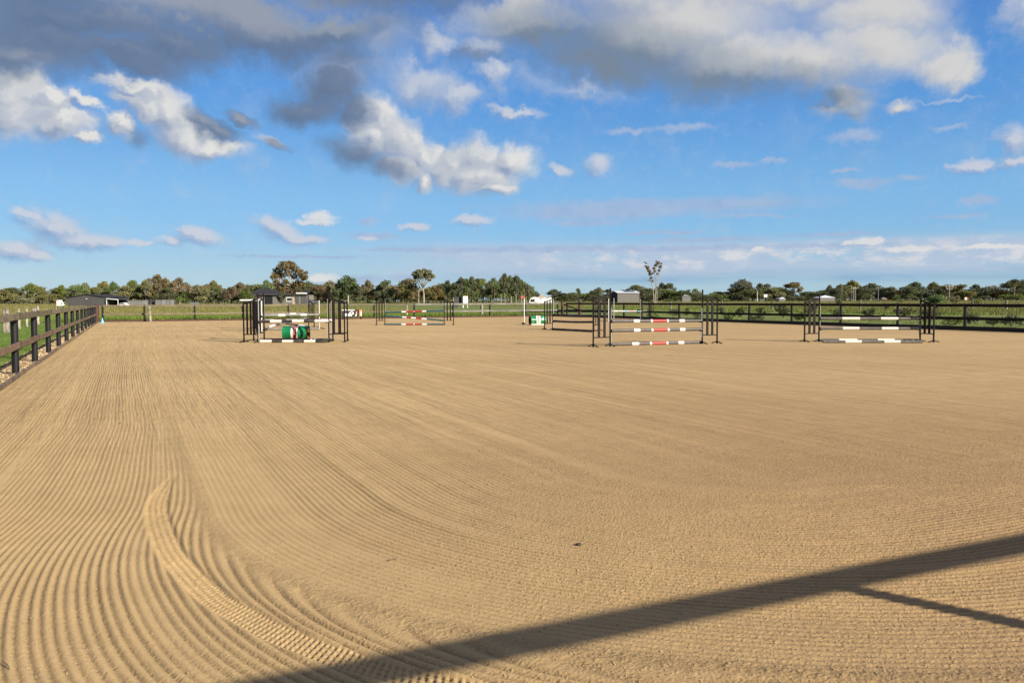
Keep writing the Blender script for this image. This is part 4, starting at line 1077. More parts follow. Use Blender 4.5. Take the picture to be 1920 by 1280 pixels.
def variant(kind, seed):
    """unit tree 10 m tall: (trunk mesh, crown mesh)"""
    rng = np.random.default_rng(seed); H = 10.0; B = []
    if kind == 'gum':
        W_ = 4.4; base = 2.6
        for i in range(19):
            a = rng.random() * 6.283; q = rng.random() ** 0.6; z = base + (H - base - 0.9) * (1 - (q ** 1.6) * rng.uniform(0.25, 1.0))
            B.append((math.cos(a) * q * W_, math.sin(a) * q * W_, z, rng.uniform(1.0, 1.75)))
        B.append((0, 0, H - 1.2, 1.3))
        per, size = 4200, 0.25
    elif kind == 'dense':
        W_ = 3.9
        for i in range(20):
            z = rng.uniform(1.2, H - 1.4); q = rng.random() ** 0.5 * (1 - max(0, (z - 6) / 6)); a = rng.random() * 6.283
            B.append((math.cos(a) * q * W_, math.sin(a) * q * W_, z, rng.uniform(1.2, 2.0)))
        B.append((0.6, 0, H - 1.7, 1.7)); B.append((-1.2, .5, H - 2.1, 1.6)); per, size = 4600, 0.26
    elif kind == 'round':
        for i in range(18):
            a = rng.random() * 6.283; q = rng.random() ** 0.5; z = 2.2 + rng.random() * 6.0 * (1 - .5 * q)
            B.append((math.cos(a) * q * 3.9, math.sin(a) * q * 3.9, z, rng.uniform(1.3, 1.9)))
        per, size = 4600, 0.26
    elif kind == 'slim':
        for i in range(11):
            z = rng.uniform(3.4, H - 1.1); q = rng.random() * (1.2 if z < 8 else .7); a = rng.random() * 6.283
            B.append((math.cos(a) * q * 1.3, math.sin(a) * q * 1.3, z, rng.uniform(0.8, 1.35)))
        per, size = 2000, 0.26
    elif kind == 'bush':
        for i in range(9):
            a = rng.random() * 6.283; q = rng.random() ** 0.5
            B.append((math.cos(a) * q * 4.2, math.sin(a) * q * 4.2, rng.uniform(2.2, 7.2) * (1 - .35 * q), rng.uniform(1.8, 2.8)))
        per, size = 1500, 0.42
    V, Fq = leaf_cloud(rng, B, per, size)
    L = []
    fork = {'gum': 3.6, 'dense': 2.0, 'round': 2.6, 'slim': 4.5, 'bush': 1.0}[kind]
    lean = rng.uniform(-.5, .5); tr = {'gum': .26, 'dense': .24, 'round': .26, 'slim': .15, 'bush': .12}[kind]
    top = (lean, 0, fork)
    L.append(([(0, 0, -.6), (lean * .3, 0, fork * .5), top], tr * 1.15, tr * .8))
    for b in B:
        mid = (top[0] + (b[0] - top[0]) * .45 + rng.uniform(-.3, .3), top[1] + (b[1] - top[1]) * .45, top[2] + (b[2] - top[2]) * .55)
        L.append(([top, mid, (b[0], b[1], b[2] + b[3] * .3)], tr * .5, tr * .10))
    if kind == 'slim':
        L.append(([top, (lean * .6, 0, 7), (0, 0, 9)], tr * .7, .04))
    mb = limbs(L, None, n=6)
    return mb, V, Fq
def get_variant(kind, seed, leaf, bark):
    key = (kind, seed, leaf, bark)
    if key not in VAR:
        k0 = (kind, seed)
        if k0 not in VAR: VAR[k0] = variant(kind, seed * 31 + len(kind))
        mb, V, Fq = VAR[k0]
        VAR[key] = (mb.mesh('trunk', M[bark], True), np_mesh('crown', V, Fq, M[leaf], False))
    return VAR[key]
def tree(label, px, top, Y, halfw, kind, leaf, bark, group=None, seed=None, name='gum_tree', cat='tree'):
    seed = seed if seed is not None else random.randrange(4)
    base = AT(px, HZ(px), Y); z0 = TZ(base.x, base.y); H = AT(px, top, Y).z - z0
    w0 = {'gum': 5.6, 'dense': 4.4, 'round': 5.2, 'slim': 2.4, 'bush': 6.3}[kind]
    sw = (halfw * Y / F) / w0; sh = H / 10.15
    root = thing(name, label, cat, (base.x, base.y, z0), group)
    root.rotation_euler.z = random.uniform(0, 6.283)
    tm, cm = get_variant(kind, seed, leaf, bark)
    for nm, me in (('trunk', tm), ('crown', cm)):
        o = obj(nm, me, root); 
    root.scale = (sw, sw, sh)
    return root

# every tree of the far tree line: (column, top row, half width, kind, leaf, bark)
L_ = [(-60, 528, 20, 'dense', 'leaf_olive'), (-28, 533, 18, 'gum', 'leaf_olive'), (6, 530, 18, 'round', 'leaf_olive'), (26, 536, 14, 'dense', 'leaf_dark'), (44, 547, 12, 'round', 'leaf_grey'), (60, 531, 16, 'gum', 'leaf_green'), (73, 533, 14, 'dense', 'leaf_rust'), (88, 534, 15, 'round', 'leaf_olive'),
      (104, 538, 11, 'dense', 'leaf_olive'), (117, 534, 11, 'gum', 'leaf_green'), (134, 538, 11, 'gum', 'leaf_grey'), (150, 530, 13, 'dense', 'leaf_green'), (162, 528, 12, 'gum', 'leaf_olive'), (181, 524, 15, 'round', 'leaf_olive'), (196, 526, 10, 'gum', 'leaf_olive'), (212, 528, 12, 'gum', 'leaf_green'),
      (222, 540, 14, 'bush', 'leaf_grey'), (236, 533, 12, 'dense', 'leaf_olive'), (250, 524, 12, 'gum', 'leaf_green'), (256, 536, 14, 'dense', 'leaf_green'), (274, 525, 12, 'gum', 'leaf_olive'), (276, 543, 8, 'round', 'leaf_grey'), (297, 514, 17, 'gum', 'leaf_rust'), (311, 520, 9, 'gum', 'leaf_olive'), (312, 538, 12, 'dense', 'leaf_dark'), (337, 518, 19, 'gum', 'leaf_rust'), (345, 538, 12, 'round', 'leaf_green'),
      (365, 524, 13, 'round', 'leaf_rust'), (381, 532, 10, 'dense', 'leaf_olive'), (402, 526, 13, 'gum', 'leaf_olive'), (410, 540, 10, 'slim', 'leaf_green'), (418, 528, 10, 'round', 'leaf_green'), (434, 525, 15, 'round', 'leaf_rust'), (450, 529, 11, 'gum', 'leaf_rust'), (462, 527, 9, 'round', 'leaf_green'), (480, 530, 12, 'dense', 'leaf_green'), (500, 523, 16, 'gum', 'leaf_green'),
      (520, 530, 12, 'round', 'leaf_olive'), (578, 527, 13, 'gum', 'leaf_green'), (594, 520, 14, 'round', 'leaf_green'), (600, 531, 15, 'dense', 'leaf_rust'), (620, 526, 14, 'gum', 'leaf_olive'), (640, 523, 12, 'round', 'leaf_green'), (672, 535, 10, 'dense', 'leaf_dark'), (689, 525, 13, 'gum', 'leaf_rust'), (706, 531, 13, 'round', 'leaf_rust'), (722, 522, 11, 'dense', 'leaf_dark'),
      (733, 524, 10, 'round', 'leaf_olive'), (738, 537, 10, 'gum', 'leaf_rust'), (756, 521, 14, 'round', 'leaf_olive'), (770, 518, 15, 'dense', 'leaf_rust'), (785, 526, 12, 'round', 'leaf_rust'), (804, 529, 12, 'round', 'leaf_olive'), (815, 523, 12, 'round', 'leaf_rust'), (828, 530, 10, 'dense', 'leaf_olive')]
ST = [(840, 525, 11, 'gum', 'leaf_dark'), (850, 528, 9, 'slim', 'leaf_dark'), (864, 520, 13, 'gum', 'leaf_dark'), (873, 518, 9, 'slim', 'leaf_green'), (884, 518, 11, 'gum', 'leaf_dark'), (897, 519, 8, 'slim', 'leaf_dark'), (905, 521, 10, 'gum', 'leaf_green'), (916, 524, 8, 'slim', 'leaf_dark'), (927, 518, 11, 'gum', 'leaf_green'), (940, 517, 8, 'slim', 'leaf_dark'), (947, 512, 10, 'gum', 'leaf_dark'), (958, 512, 10, 'slim', 'leaf_green'), (968, 516, 11, 'gum', 'leaf_dark'), (978, 521, 8, 'slim', 'leaf_green'), (986, 524, 8, 'slim', 'leaf_grey')]
R_ = [(1000, 544, 10, 'dense', 'leaf_dark'), (1019, 557, 8, 'bush', 'leaf_dark'), (1040, 542, 13, 'gum', 'leaf_dark'), (1058, 548, 11, 'dense', 'leaf_dark'), (1074, 541, 9, 'round', 'leaf_dark'), (1084, 535, 4, 'slim', 'leaf_dark'), (1096, 540, 12, 'round', 'leaf_green'), (1111, 543, 9, 'dense', 'leaf_dark'), (1122, 537, 9, 'gum', 'leaf_grey'), (1140, 540, 8, 'slim', 'leaf_dark'), (1130, 548, 14, 'bush', 'leaf_dark'),
      (1168, 539, 7, 'slim', 'leaf_dark'), (1177, 539, 5, 'slim', 'leaf_dark'), (1194, 533, 15, 'gum', 'leaf_grey'), (1211, 538, 15, 'dense', 'leaf_dark'), (1240, 530, 10, 'gum', 'leaf_dark'), (1255, 530, 10, 'gum', 'leaf_dark'), (1250, 541, 18, 'dense', 'leaf_green'), (1279, 538, 11, 'round', 'leaf_green'), (1291, 541, 6, 'slim', 'leaf_dark'), (1303, 541, 9, 'gum', 'leaf_grey'),
      (1310, 544, 16, 'bush', 'leaf_dark'), (1335, 545, 19, 'bush', 'leaf_green'), (1350, 543, 7, 'slim', 'leaf_dark'), (1362, 546, 13, 'dense', 'leaf_dark'), (1394, 521, 16, 'gum', 'leaf_grey'), (1385, 534, 15, 'dense', 'leaf_dark'), (1411, 529, 14, 'round', 'leaf_dark'), (1424, 531, 10, 'gum', 'leaf_dark'), (1438, 530, 8, 'slim', 'leaf_grey'), (1452, 536, 14, 'dense', 'leaf_olive'), (1474, 533, 14, 'round', 'leaf_dark'), (1488, 528, 15, 'gum', 'leaf_rust'),
      (1490, 548, 13, 'bush', 'leaf_dark'), (1508, 546, 9, 'dense', 'leaf_dark'), (1528, 536, 17, 'round', 'leaf_dark'), (1556, 534, 7, 'gum', 'leaf_grey'), (1566, 538, 9, 'dense', 'leaf_dark'), (1576, 533, 10, 'gum', 'leaf_olive'), (1596, 526, 17, 'gum', 'leaf_olive'), (1614, 535, 11, 'dense', 'leaf_dark'), (1632, 529, 15, 'gum', 'leaf_dark'), (1650, 534, 8, 'round', 'leaf_dark'), (1666, 536, 9, 'dense', 'leaf_dark'),
      (1683, 532, 17, 'round', 'leaf_rust'), (1704, 534, 12, 'dense', 'leaf_dark'), (1716, 528, 12, 'gum', 'leaf_dark'), (1733, 531, 14, 'round', 'leaf_dark'), (1751, 529, 13, 'gum', 'leaf_olive'), (1774, 532, 15, 'gum', 'leaf_dark'), (1798, 531, 13, 'dense', 'leaf_olive'), (1812, 534, 13, 'round', 'leaf_olive'), (1828, 533, 12, 'gum', 'leaf_dark'), (1846, 538, 10, 'dense', 'leaf_dark'), (1862, 526, 18, 'round', 'leaf_rust'),
      (1884, 530, 12, 'gum', 'leaf_dark'), (1902, 523, 15, 'gum', 'leaf_dark'), (1898, 545, 14, 'bush', 'leaf_green'), (1925, 520, 16, 'dense', 'leaf_dark'), (1950, 522, 18, 'gum', 'leaf_olive'), (1985, 527, 20, 'round', 'leaf_dark')]
LEAFW = {'leaf_olive': 'olive', 'leaf_green': 'green', 'leaf_dark': 'dark', 'leaf_grey': 'grey-green', 'leaf_rust': 'brownish'}
KINDW = {'gum': 'open-crowned gum', 'dense': 'dense leafy tree', 'round': 'round-crowned tree', 'slim': 'slender tree', 'bush': 'broad low bushy tree'}
MARKS = [(-999, 0, 'beyond the left edge of the view'), (0, 50, 'at the far left of the tree line'), (50, 122, 'left of the long grey shed'), (122, 204, 'behind the long grey shed'), (204, 240, 'behind the open carport'), (240, 275, 'behind the low grey wall'), (275, 326, 'behind the two small grey pens'), (326, 400, 'between the grey pens and the house'), (400, 470, 'just left of the dark-roofed house'),
         (470, 530, 'behind the house left half'), (530, 610, 'behind the house right end'), (610, 680, 'above the black board'), (680, 745, 'above the left teal-pole stand'), (745, 835, 'around the white-trunked gum'), (835, 880, 'behind the white kiosk'), (880, 940, 'in the dark stand right of the kiosk'), (940, 995, 'in the dark stand above the red flag'),
         (995, 1035, 'behind the white tents'), (1035, 1090, 'between the tents and the brace post'), (1090, 1145, 'just left of the big metal shed'), (1145, 1203, 'behind the big metal shed'), (1203, 1262, 'behind the tall bare-stemmed tree'), (1262, 1320, 'right of the bare-stemmed tree'), (1320, 1372, 'above the tall right stand'), (1372, 1430, 'around the tall gum left of the white sign'), (1430, 1470, 'behind the small white sign'), (1470, 1515, 'right of the small white roof'),
         (1515, 1570, 'behind the long low pale roof'), (1570, 1622, 'behind the twin power poles'), (1622, 1670, 'behind the small white truck'), (1670, 1725, 'above the right grey and white poles'), (1725, 1768, 'behind the round shrub tree'), (1768, 1808, 'behind the three-armed power pole'), (1808, 1850, 'above the red and white sign'), (1850, 1900, 'near the right end of the tree line'), (1900, 3000, 'at the far right end of the tree line')]
def landmark(px):
    for a, b, s_ in MARKS:
        if a <= px < b: return s_
    return 'in the tree line'
ORD = ['', 'second ', 'third ', 'fourth ', 'fifth ', 'sixth ']
used_labels = {}
def tree_label(px, kind, leaf, back=False):
    base = LEAFW[leaf] + ' ' + KINDW[kind] + (' in the rear row ' if back else ' ') + landmark(px)
    n = used_labels.get(base, 0); used_labels[base] = n + 1
    if len((ORD[min(n, 5)] + base).split()) > 16: base = base.replace(' in the rear row', ' rear').replace('dense leafy tree', 'leafy tree').replace('broad low bushy tree', 'bushy tree')
    if n == 0: return base
    return ORD[min(n, 5)] + base
for row, Y0, grp in ((L_, 300, 'trees of the left tree line'), (ST, 290, 'trees of the dark stand'), (R_, 370, 'trees of the right tree line')):
    for i, (px, top, hw, kd, lf) in enumerate(row):
        Y = Y0 + random.uniform(-14, 14) + (12 if kd in ('gum', 'slim') and row is not ST else 0)
        bark = 'bark_pale' if (kd in ('gum', 'slim') and random.random() < .6) else 'bark_grey'
        tree(tree_label(px, kd, lf), px, top, Y, hw * (1.25 if kd == 'slim' else 1.4 if kd == 'gum' else 1.55) * (1.12 if row is R_ else 1.0), kd, lf, bark, grp, name={'gum': 'gum_tree', 'dense': 'leafy_tree', 'round': 'round_tree', 'slim': 'slender_tree', 'bush': 'bushy_tree'}[kd])
# back row that closes the gaps
sk = sorted([(t[0], t[1]) for t in L_ + ST + R_]); sx = [a for a, _ in sk]; sy = [b for _, b in sk]
px = -80
while px < 2010:
    t = max(np.interp(px - 6, sx, sy), np.interp(px, sx, sy), np.interp(px + 6, sx, sy)) + random.uniform(0.5, 4.5)
    if not (992 < px < 1034):
        Yb = (335 if px < 995 else 415) + random.uniform(-8, 12)
        lf = random.choice(['leaf_dark', 'leaf_green', 'leaf_olive', 'leaf_dark', 'leaf_rust'] if px < 830 else ['leaf_dark', 'leaf_dark', 'leaf_green', 'leaf_olive'])
        kd = random.choice(['dense', 'round', 'round'])
        tree(tree_label(px, kd, lf, True), px, min(t, 556), Yb, random.uniform(15, 20), kd, lf, 'bark_grey', 'back row of the tree line', name='leafy_tree' if kd == 'dense' else 'round_tree')
    px += random.uniform(11, 14)
# scrub under the trees
def scrub(x0, x1, Yc, hmax, leaf, seed):
    rng = np.random.default_rng(seed); B = []
    for px in np.arange(x0, x1, 4.5):
        Y = Yc + rng.uniform(-9, 22); p = AT(px + rng.uniform(-2, 2), HZ(px), Y); r = rng.uniform(.9, 1.0) * hmax * rng.uniform(.45, .75)
        B.append((p.x, p.y, TZ(p.x, p.y) + r * .55, r))
    V, Fq = leaf_cloud(rng, B, len(B) * 60, 0.34)
    return V, Fq
for nm, a in (('left', (-70, 992, 318, 7.5, 'leaf_dark', 3)), ('right', (1036, 1990, 392, 5.0, 'leaf_dark', 4))):
    V, Fq = scrub(*a); o = obj('undergrowth', np_mesh('undergrowth', V, Fq, M[a[4]], False), kind='stuff')
    tag(o, 'dark undergrowth under the %s part of the tree line' % nm, 'undergrowth')

def custom_tree(label, px, Y, blobs, stems, leaf, bark, per, size, name='gum_tree', tr=0.30, flat=0.9, auto=True):
    rng = np.random.default_rng(int(px)); b0 = AT(px, HZ(px), Y); z0 = TZ(b0.x, b0.y)
    root = thing(name, label, 'tree', (b0.x, b0.y, z0)); mpp = Y / F
    B = []
    for (bx, by, br) in blobs:
        p = AT(bx, by, Y + rng.uniform(-1, 1) * 22 * mpp); B.append((p.x - b0.x, p.y - b0.y, p.z - z0, br * mpp))
    V, Fq = leaf_cloud(rng, B, per, size, flat)
    L = []
    for st in stems:
        pts = []
        for i, q in enumerate(st[:-1]):
            p = AT(q[0], q[1], Y); pts.append((p.x - b0.x, p.y - b0.y, p.z - z0 - (.8 if i == 0 and q[1] > 560 else 0)))
        L.append((pts, st[-1][0], st[-1][1]))
    if auto:
        fk = L[0][0][-1]
        for b in B:
            mid = tuple(fk[i] + (b[i] - fk[i]) * (.5 if i < 2 else .6) for i in range(3)); L.append(([fk, mid, b[:3]], tr * .45, tr * .10))
    obj('trunk', limbs(L, None, n=7).mesh('trunk', M[bark], True), root)
    obj('crown', np_mesh('crown', V, Fq, M[leaf], False), root)
    return root
custom_tree('tallest gum tree, broad open crown and pale forked trunk in front of the house', 548.5, 235,
            [(533, 499, 11), (521, 507, 9), (545, 497, 10), (554, 505, 9), (563, 512, 8), (574, 511, 4), (516, 517, 7), (511, 520, 5), (527, 516, 8), (540, 512, 8), (552, 518, 6), (569, 521, 7), (574, 519, 4), (535, 528, 6), (518, 530, 8), (526, 538, 9), (540, 537, 8), (556, 532, 8), (566, 533, 7), (548, 545, 7), (562, 544, 5), (533, 546, 5)],
            [[(549, 567), (548.5, 552), (548, 541), (.42, .30)], [(548, 541), (544, 525), (541, 508), (.26, .10)], [(548, 541), (556, 526), (566, 514), (.22, .08)], [(548, 545), (535, 528), (520, 515), (.20, .07)], [(552, 568), (551, 556), (545, 545), (.22, .14)], [(551, 556), (555, 548), (557, 542), (.12, .08)]],
            'leaf_rust', 'bark_pale', 5200, 0.26)
custom_tree('white-trunked gum with a flat-topped crown standing proud of the tree line', 795, 285,
            [(778, 514, 6), (785, 511, 7), (795, 509.5, 7), (804, 512, 7), (811, 518, 5), (800, 519, 6), (787, 520, 5), (779, 520, 4), (792, 516, 6), (806, 524, 4)],
            [[(795, 566), (794.5, 550), (793, 540), (.34, .26)], [(793, 540), (797, 528), (805, 520), (.20, .08)], [(793, 546), (786, 537), (782, 524), (.17, .07)], [(795, 540), (799, 530), (804, 524), (.15, .07)], [(785, 566), (785, 548), (787, 536), (.20, .12)]],
            'leaf_grey', 'bark_pale', 2600, 0.30)
custom_tree('gum with a round green crown and one straight white stem above the jump', 653, 285,
            [(640, 529, 8), (650, 524, 9), (661, 528, 8), (668, 536, 6), (634, 536, 7), (646, 538, 8), (658, 538, 8), (652, 532, 9)],
            [[(652.5, 566), (653, 552), (653.5, 542), (.30, .20)], [(653.5, 543), (650, 534), (646, 526), (.12, .06)]],
            'leaf_green', 'bark_pale', 2400, 0.30)
custom_tree('tall thin tree with several bare pale stems and wispy leaf tufts', 1227, 250,
            [(1209, 492, 1.6), (1223, 527, 2.6), (1215, 505, 3.2), (1231, 490, 2.1), (1240, 494, 2.0), (1218, 525, 2.0), (1228, 508, 2.9), (1214, 501, 3.9), (1217, 508, 3.9), (1219, 514, 3.4), (1221, 521, 2.9), (1212, 494, 1.7), (1210, 499, 1.8), (1226, 503, 3.2), (1230, 497, 3.9), (1234, 493, 3.9), (1238, 500, 3.9), (1236, 507, 3.1), (1233, 513, 2.9), (1224, 512, 2.3)],
            [[(1226.5, 567), (1225, 545), (1221, 528), (.17, .10)], [(1221, 528), (1217, 512), (1210, 497), (.08, .03)], [(1228.5, 567), (1229.5, 540), (1228, 512), (.16, .08)], [(1228, 512), (1229, 502), (1233, 493), (.07, .03)], [(1231, 567), (1233, 540), (1237, 505), (.13, .04)], [(1225, 545), (1214, 527), (1205, 519), (.05, .02)], [(1229, 530), (1235, 515), (1240, 503), (.06, .03)], [(1228.5, 560), (1232, 535), (1233, 510), (.09, .04)]],
            'leaf_rust', 'bark_pale', 1700, 0.17, name='thin_tree', auto=False)

# young trees and shrubs beyond the right fence
def small_plant(label, g, h, w, leaf, name='young_shrub', cat='shrub', group=None, stemh=0.15, seed=0, n=420, lean=0.0):
    rng = np.random.default_rng(seed); B = []
    for i in range(7):
        a = rng.random() * 6.283; q = rng.random() ** .6
        zz = stemh + (h - stemh) * rng.uniform(.25, .85)
        B.append((math.cos(a) * q * w * .55 + lean * zz, math.sin(a) * q * w * .55, zz, w * rng.uniform(.22, .42)))
    V, Fq = leaf_cloud(rng, B, n, max(0.035, w * .075), 0.8)
    z0 = TZ(g.x, g.y); root = thing(name, label, cat, (g.x, g.y, z0), group)
    L = [([(0, 0, -.1), (lean * stemh * .5, 0, stemh * .6), (lean * h * .4, 0, h * .55)], max(.012, h * .016), .008)] + [([(0, 0, stemh * .5), (b[0] * .6, b[1] * .6, b[2] * .7), b[:3]], .010, .004) for b in B]
    obj('trunk' if cat == 'tree' else 'stem', limbs(L, None, n=5).mesh('stem', M['bark_grey'], True), root)
    obj('crown' if cat == 'tree' else 'foliage', np_mesh('foliage', V, Fq, M[leaf], False), root)
    return root
SHR = [(1262, 598, 18, 18, 'leaf_dark', 'left of the fence post near the right tall stand'), (1201, 590, 10, 12, 'leaf_green', 'seen under the cream and blue pole'), (1222, 597, 8, 20, 'leaf_green', 'right of the cream pole jump'), (1289, 596, 20, 14, 'leaf_dark', 'just left of the tall right stand'), (1308, 598, 14, 16, 'leaf_dark', 'behind the tall right stand'), (1372, 600, 12, 26, 'leaf_green', 'low and wide, right of the tall right stand'), (1352, 594, 22, 16, 'leaf_dark', 'just right of the tall right stand outer leg'),
       (1389, 597, 22, 20, 'leaf_dark', 'left of the fence post midway to the right jump'), (1431, 595, 20, 18, 'leaf_dark', 'under the white field post'), (1469, 598, 26, 24, 'leaf_dark', 'left of the fence post beside the right jump'), (1418, 600, 8, 22, 'leaf_green', 'low tuft right of a fence post'), (1497, 600, 10, 22, 'leaf_green', 'low, by the left stand of the right jump'), (1520, 594, 24, 20, 'leaf_dark', 'behind the left stand of the right jump'), (1570, 597, 22, 20, 'leaf_green', 'above the first white band of the right jump'),
       (1632, 594, 14, 22, 'leaf_dark', 'behind the middle of the right jump'), (1592, 602, 10, 18, 'leaf_green', 'low, between the hanging grey and white poles'), (1655, 602, 10, 16, 'leaf_green', 'low, right of the middle of the right jump'), (1690, 594, 14, 28, 'leaf_dark', 'beside the fence post behind the right jump'), (1744, 604, 26, 26, 'leaf_dark', 'behind the right stand of the right jump'), (1786, 611, 14, 26, 'leaf_green', 'low and leaning, right of the right jump'), (1817, 609, 24, 26, 'leaf_dark', 'just right of the last full fence post'), (1862, 613, 14, 20, 'leaf_dark', 'small, between the two largest at the right'), (1896, 614, 25, 26, 'leaf_dark', 'rightmost in view')]
for i, (px, by, hp, wp, lf, where) in enumerate(SHR):
    g = G(px, by, 0.03); m_ = g.y / F
    small_plant(('young %s shrub ' % LEAFW[lf]) + where, g, hp * m_, wp * m_, lf, group='young shrubs beyond the right fence', seed=100 + i, n=520)
for i, (px, top, Y, h_w, lf, lab, stem) in enumerate([(1756, 555, 92, 12.5, 'leaf_green', 'young round-headed tree with dark crown above the right jump stand', 1.1), (1786, 552, 100, 7.5, 'leaf_olive', 'young slanting tree in front of the power pole', 1.0), (1683, 554, 104, 5.5, 'leaf_green', 'young upright tree staked by a white post', 1.0), (1571, 562, 104, 5, 'leaf_green', 'small young tree above the left part of the right jump', .9), (1836, 559, 108, 7, 'leaf_olive', 'young wispy tree right of the red and white sign', .9), (1664, 572, 104, 4, 'leaf_green', 'smallest young tree left of the staked one', .4)]):
    p = AT(px, HZ(px), Y); z0 = TZ(p.x, p.y); h = AT(px, top, Y).z - z0
    small_plant(lab, p, h, h_w * 2 * Y / F, lf, 'young_tree', 'tree', stemh=stem, seed=300 + i, n=700, lean=0.12 if 'slanting' in lab else 0)

# ------------------------------------------------------------------ buildings and far objects
M['shed_dark'] = material('dark_grey_cladding', (0.085, 0.083, 0.080), 0.6, var=0.08, vscale=.4)
M['shed_door'] = material('grey_roller_door', (0.105, 0.103, 0.098), 0.6, var=0.08)
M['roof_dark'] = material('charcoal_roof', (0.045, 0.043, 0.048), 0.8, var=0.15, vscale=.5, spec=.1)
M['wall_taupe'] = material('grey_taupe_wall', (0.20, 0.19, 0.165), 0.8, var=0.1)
M['wall_grey'] = material('weathered_grey_wall', (0.23, 0.23, 0.215), 0.8, color2=(0.18, 0.18, 0.17), vscale=.8)
M['dark_in'] = material('dark_interior', (0.012, 0.012, 0.012), 0.9)
M['white_wall'] = material('white_cladding', (0.72, 0.71, 0.66), 0.6, var=0.06)
M['cream_wall'] = material('cream_cladding', (0.74, 0.72, 0.56), 0.6, var=0.06)
M['roof_white'] = material('pale_metal_roof', (0.62, 0.64, 0.66), 0.4, var=0.06)
M['roof_rust'] = material('rusty_roof_edge', (0.30, 0.11, 0.05), 0.8, var=0.2)
M['solar'] = material('solar_glass', (0.03, 0.04, 0.07), 0.2)
M['glass'] = material('window_glass', (0.03, 0.035, 0.04), 0.1)
M['tent'] = material('tan_canvas', (0.42, 0.36, 0.27), 0.8, var=0.1)
M['orange'] = material('orange_paint', (0.6, 0.18, 0.05), 0.6)
M['wood_pole'] = material('grey_power_pole', (0.33, 0.30, 0.25), 0.9, var=0.15)
M['foil'] = material('sign_white', (0.72, 0.74, 0.70), 0.6)
def P3(px, py, Y): return AT(px, py, Y)
def base_at(px, Y):
    p = AT(px, HZ(px), Y); return Vector((p.x, p.y, TZ(p.x, p.y)))
def ribbed(mb, a, b, z0, z1, pitch=0.35, depth=0.04, nrm=None):
    """profiled sheet between two ground points"""
    a = Vector(a); b = Vector(b); d = (b - a); L = d.length; d.normalize(); nrm = nrm or Vector((d.y, -d.x, 0))
    k = max(2, int(L / pitch)) * 2; vs = []
    for i in range(k + 1):
        o = nrm * (depth if (i // 1) % 2 else 0); p = a + d * (L * i / k) + o; vs += [(p.x, p.y, z0), (p.x, p.y, z1)]
    mb.add(vs, [(2 * i, 2 * i + 2, 2 * i + 3, 2 * i + 1) for i in range(k)])
# long grey shed, gable to the camera
Y = 215; m_ = Y / F
c = base_at(163, Y); root = thing('shed', 'long dark grey metal shed with a low gable at the left tree line', 'shed', c)
xl, xr = P3(126, 560, Y).x, P3(200.5, 560, Y).x; ze = P3(126, 558.3, Y).z; zr = P3(200, 557.6, Y).z; zp = P3(162, 552.2, Y).z; xm = P3(162, 552, Y).x; z0 = c.z - .3; D = 12
for nm, vs, mt in (('front_wall', [(xl, Y, z0), (xr, Y, z0), (xr, Y, zr), (xm, Y, zp), (xl, Y, ze)], 'shed_dark'), ('back_wall', [(xl, Y + D, z0), (xl, Y + D, ze), (xm, Y + D, zp), (xr, Y + D, zr), (xr, Y + D, z0)], 'shed_dark'),
                   ('side_wall', [(xl, Y, z0), (xl, Y, ze), (xl, Y + D, ze), (xl, Y + D, z0)], 'shed_dark'), ('side_wall', [(xr, Y, z0), (xr, Y + D, z0), (xr, Y + D, zr), (xr, Y, zr)], 'shed_dark')):
    mb = MB(); mb.add(vs, [tuple(range(len(vs)))]); add_part(nm, mb, M[mt], root)
for a, b in (((xl - .3, ze - .05), (xm, zp + .04)), ((xm, zp + .04), (xr + .3, zr - .05))):
    mb = MB(); mb.add([(a[0], Y - .3, a[1]), (b[0], Y - .3, b[1]), (b[0], Y + D + .3, b[1]), (a[0], Y + D + .3, a[1]), (a[0], Y - .3, a[1] + .1), (b[0], Y - .3, b[1] + .1), (b[0], Y + D + .3, b[1] + .1), (a[0], Y + D + .3, a[1] + .1)], [(0, 3, 2, 1), (4, 5, 6, 7), (0, 1, 5, 4), (1, 2, 6, 5), (2, 3, 7, 6), (3, 0, 4, 7)]); add_part('roof', mb, M['roof_dark'], root)
for a, b in ((132, 155), (170, 192)):
    x0, x1 = P3(a, 560, Y).x, P3(b, 560, Y).x; zt = P3(a, 560.3, Y).z
    mb = MB(); mb.box(((x0 + x1) / 2, Y - .03, (z0 + zt) / 2), (x1 - x0, .06, zt - z0)); d_ = add_part('roller_door', mb, M['shed_door'], root)
    k = 0
    while z0 + .2 + k * .22 < zt:
        mb = MB(); mb.box(((x0 + x1) / 2, Y - .07, z0 + .2 + k * .22), (x1 - x0 - .1, .03, .05)); o = add_part('slat', mb, M['shed_dark'], d_); k += 1
q = P3(162.5, 560.2, Y); mb = MB(); mb.box((q.x, Y - .12, q.z), (.34, .2, .14)); add_part('lamp', mb, M['white_wall'], root)
# carport
c = base_at(212, Y); root = thing('carport', 'open carport with pale roof edge and dark inside, right of the grey shed', 'carport', c)
x0, x1 = P3(200.8, 560, Y).x, P3(223.5, 560, Y).x; za, zb = P3(201, 560, Y).z, P3(223, 562, Y).z
mb = MB(); mb.bar((x0, Y + 2, za + .05), (x1, Y + 2, zb + .05), 5.0, .12); add_part('roof', mb, M['roof_dark'], root)
mb = MB(); mb.bar((x0, Y - .55, za + .05), (x1, Y - .55, zb + .05), .06, .2); add_part('fascia', mb, M['white_wall'], root)
mb = MB(); mb.box(((x0 + x1) / 2, Y + 4.4, (c.z + za) / 2 - .2), (x1 - x0, .1, za - c.z)); add_part('back_wall', mb, M['dark_in'], root)
for x in (x0 + .1, x1 - .1):
    mb = MB(); mb.bar((x, Y - .5, c.z - .3), (x, Y - .5, min(za, zb)), .14, .14); add_part('post', mb, M['white_wall'], root)
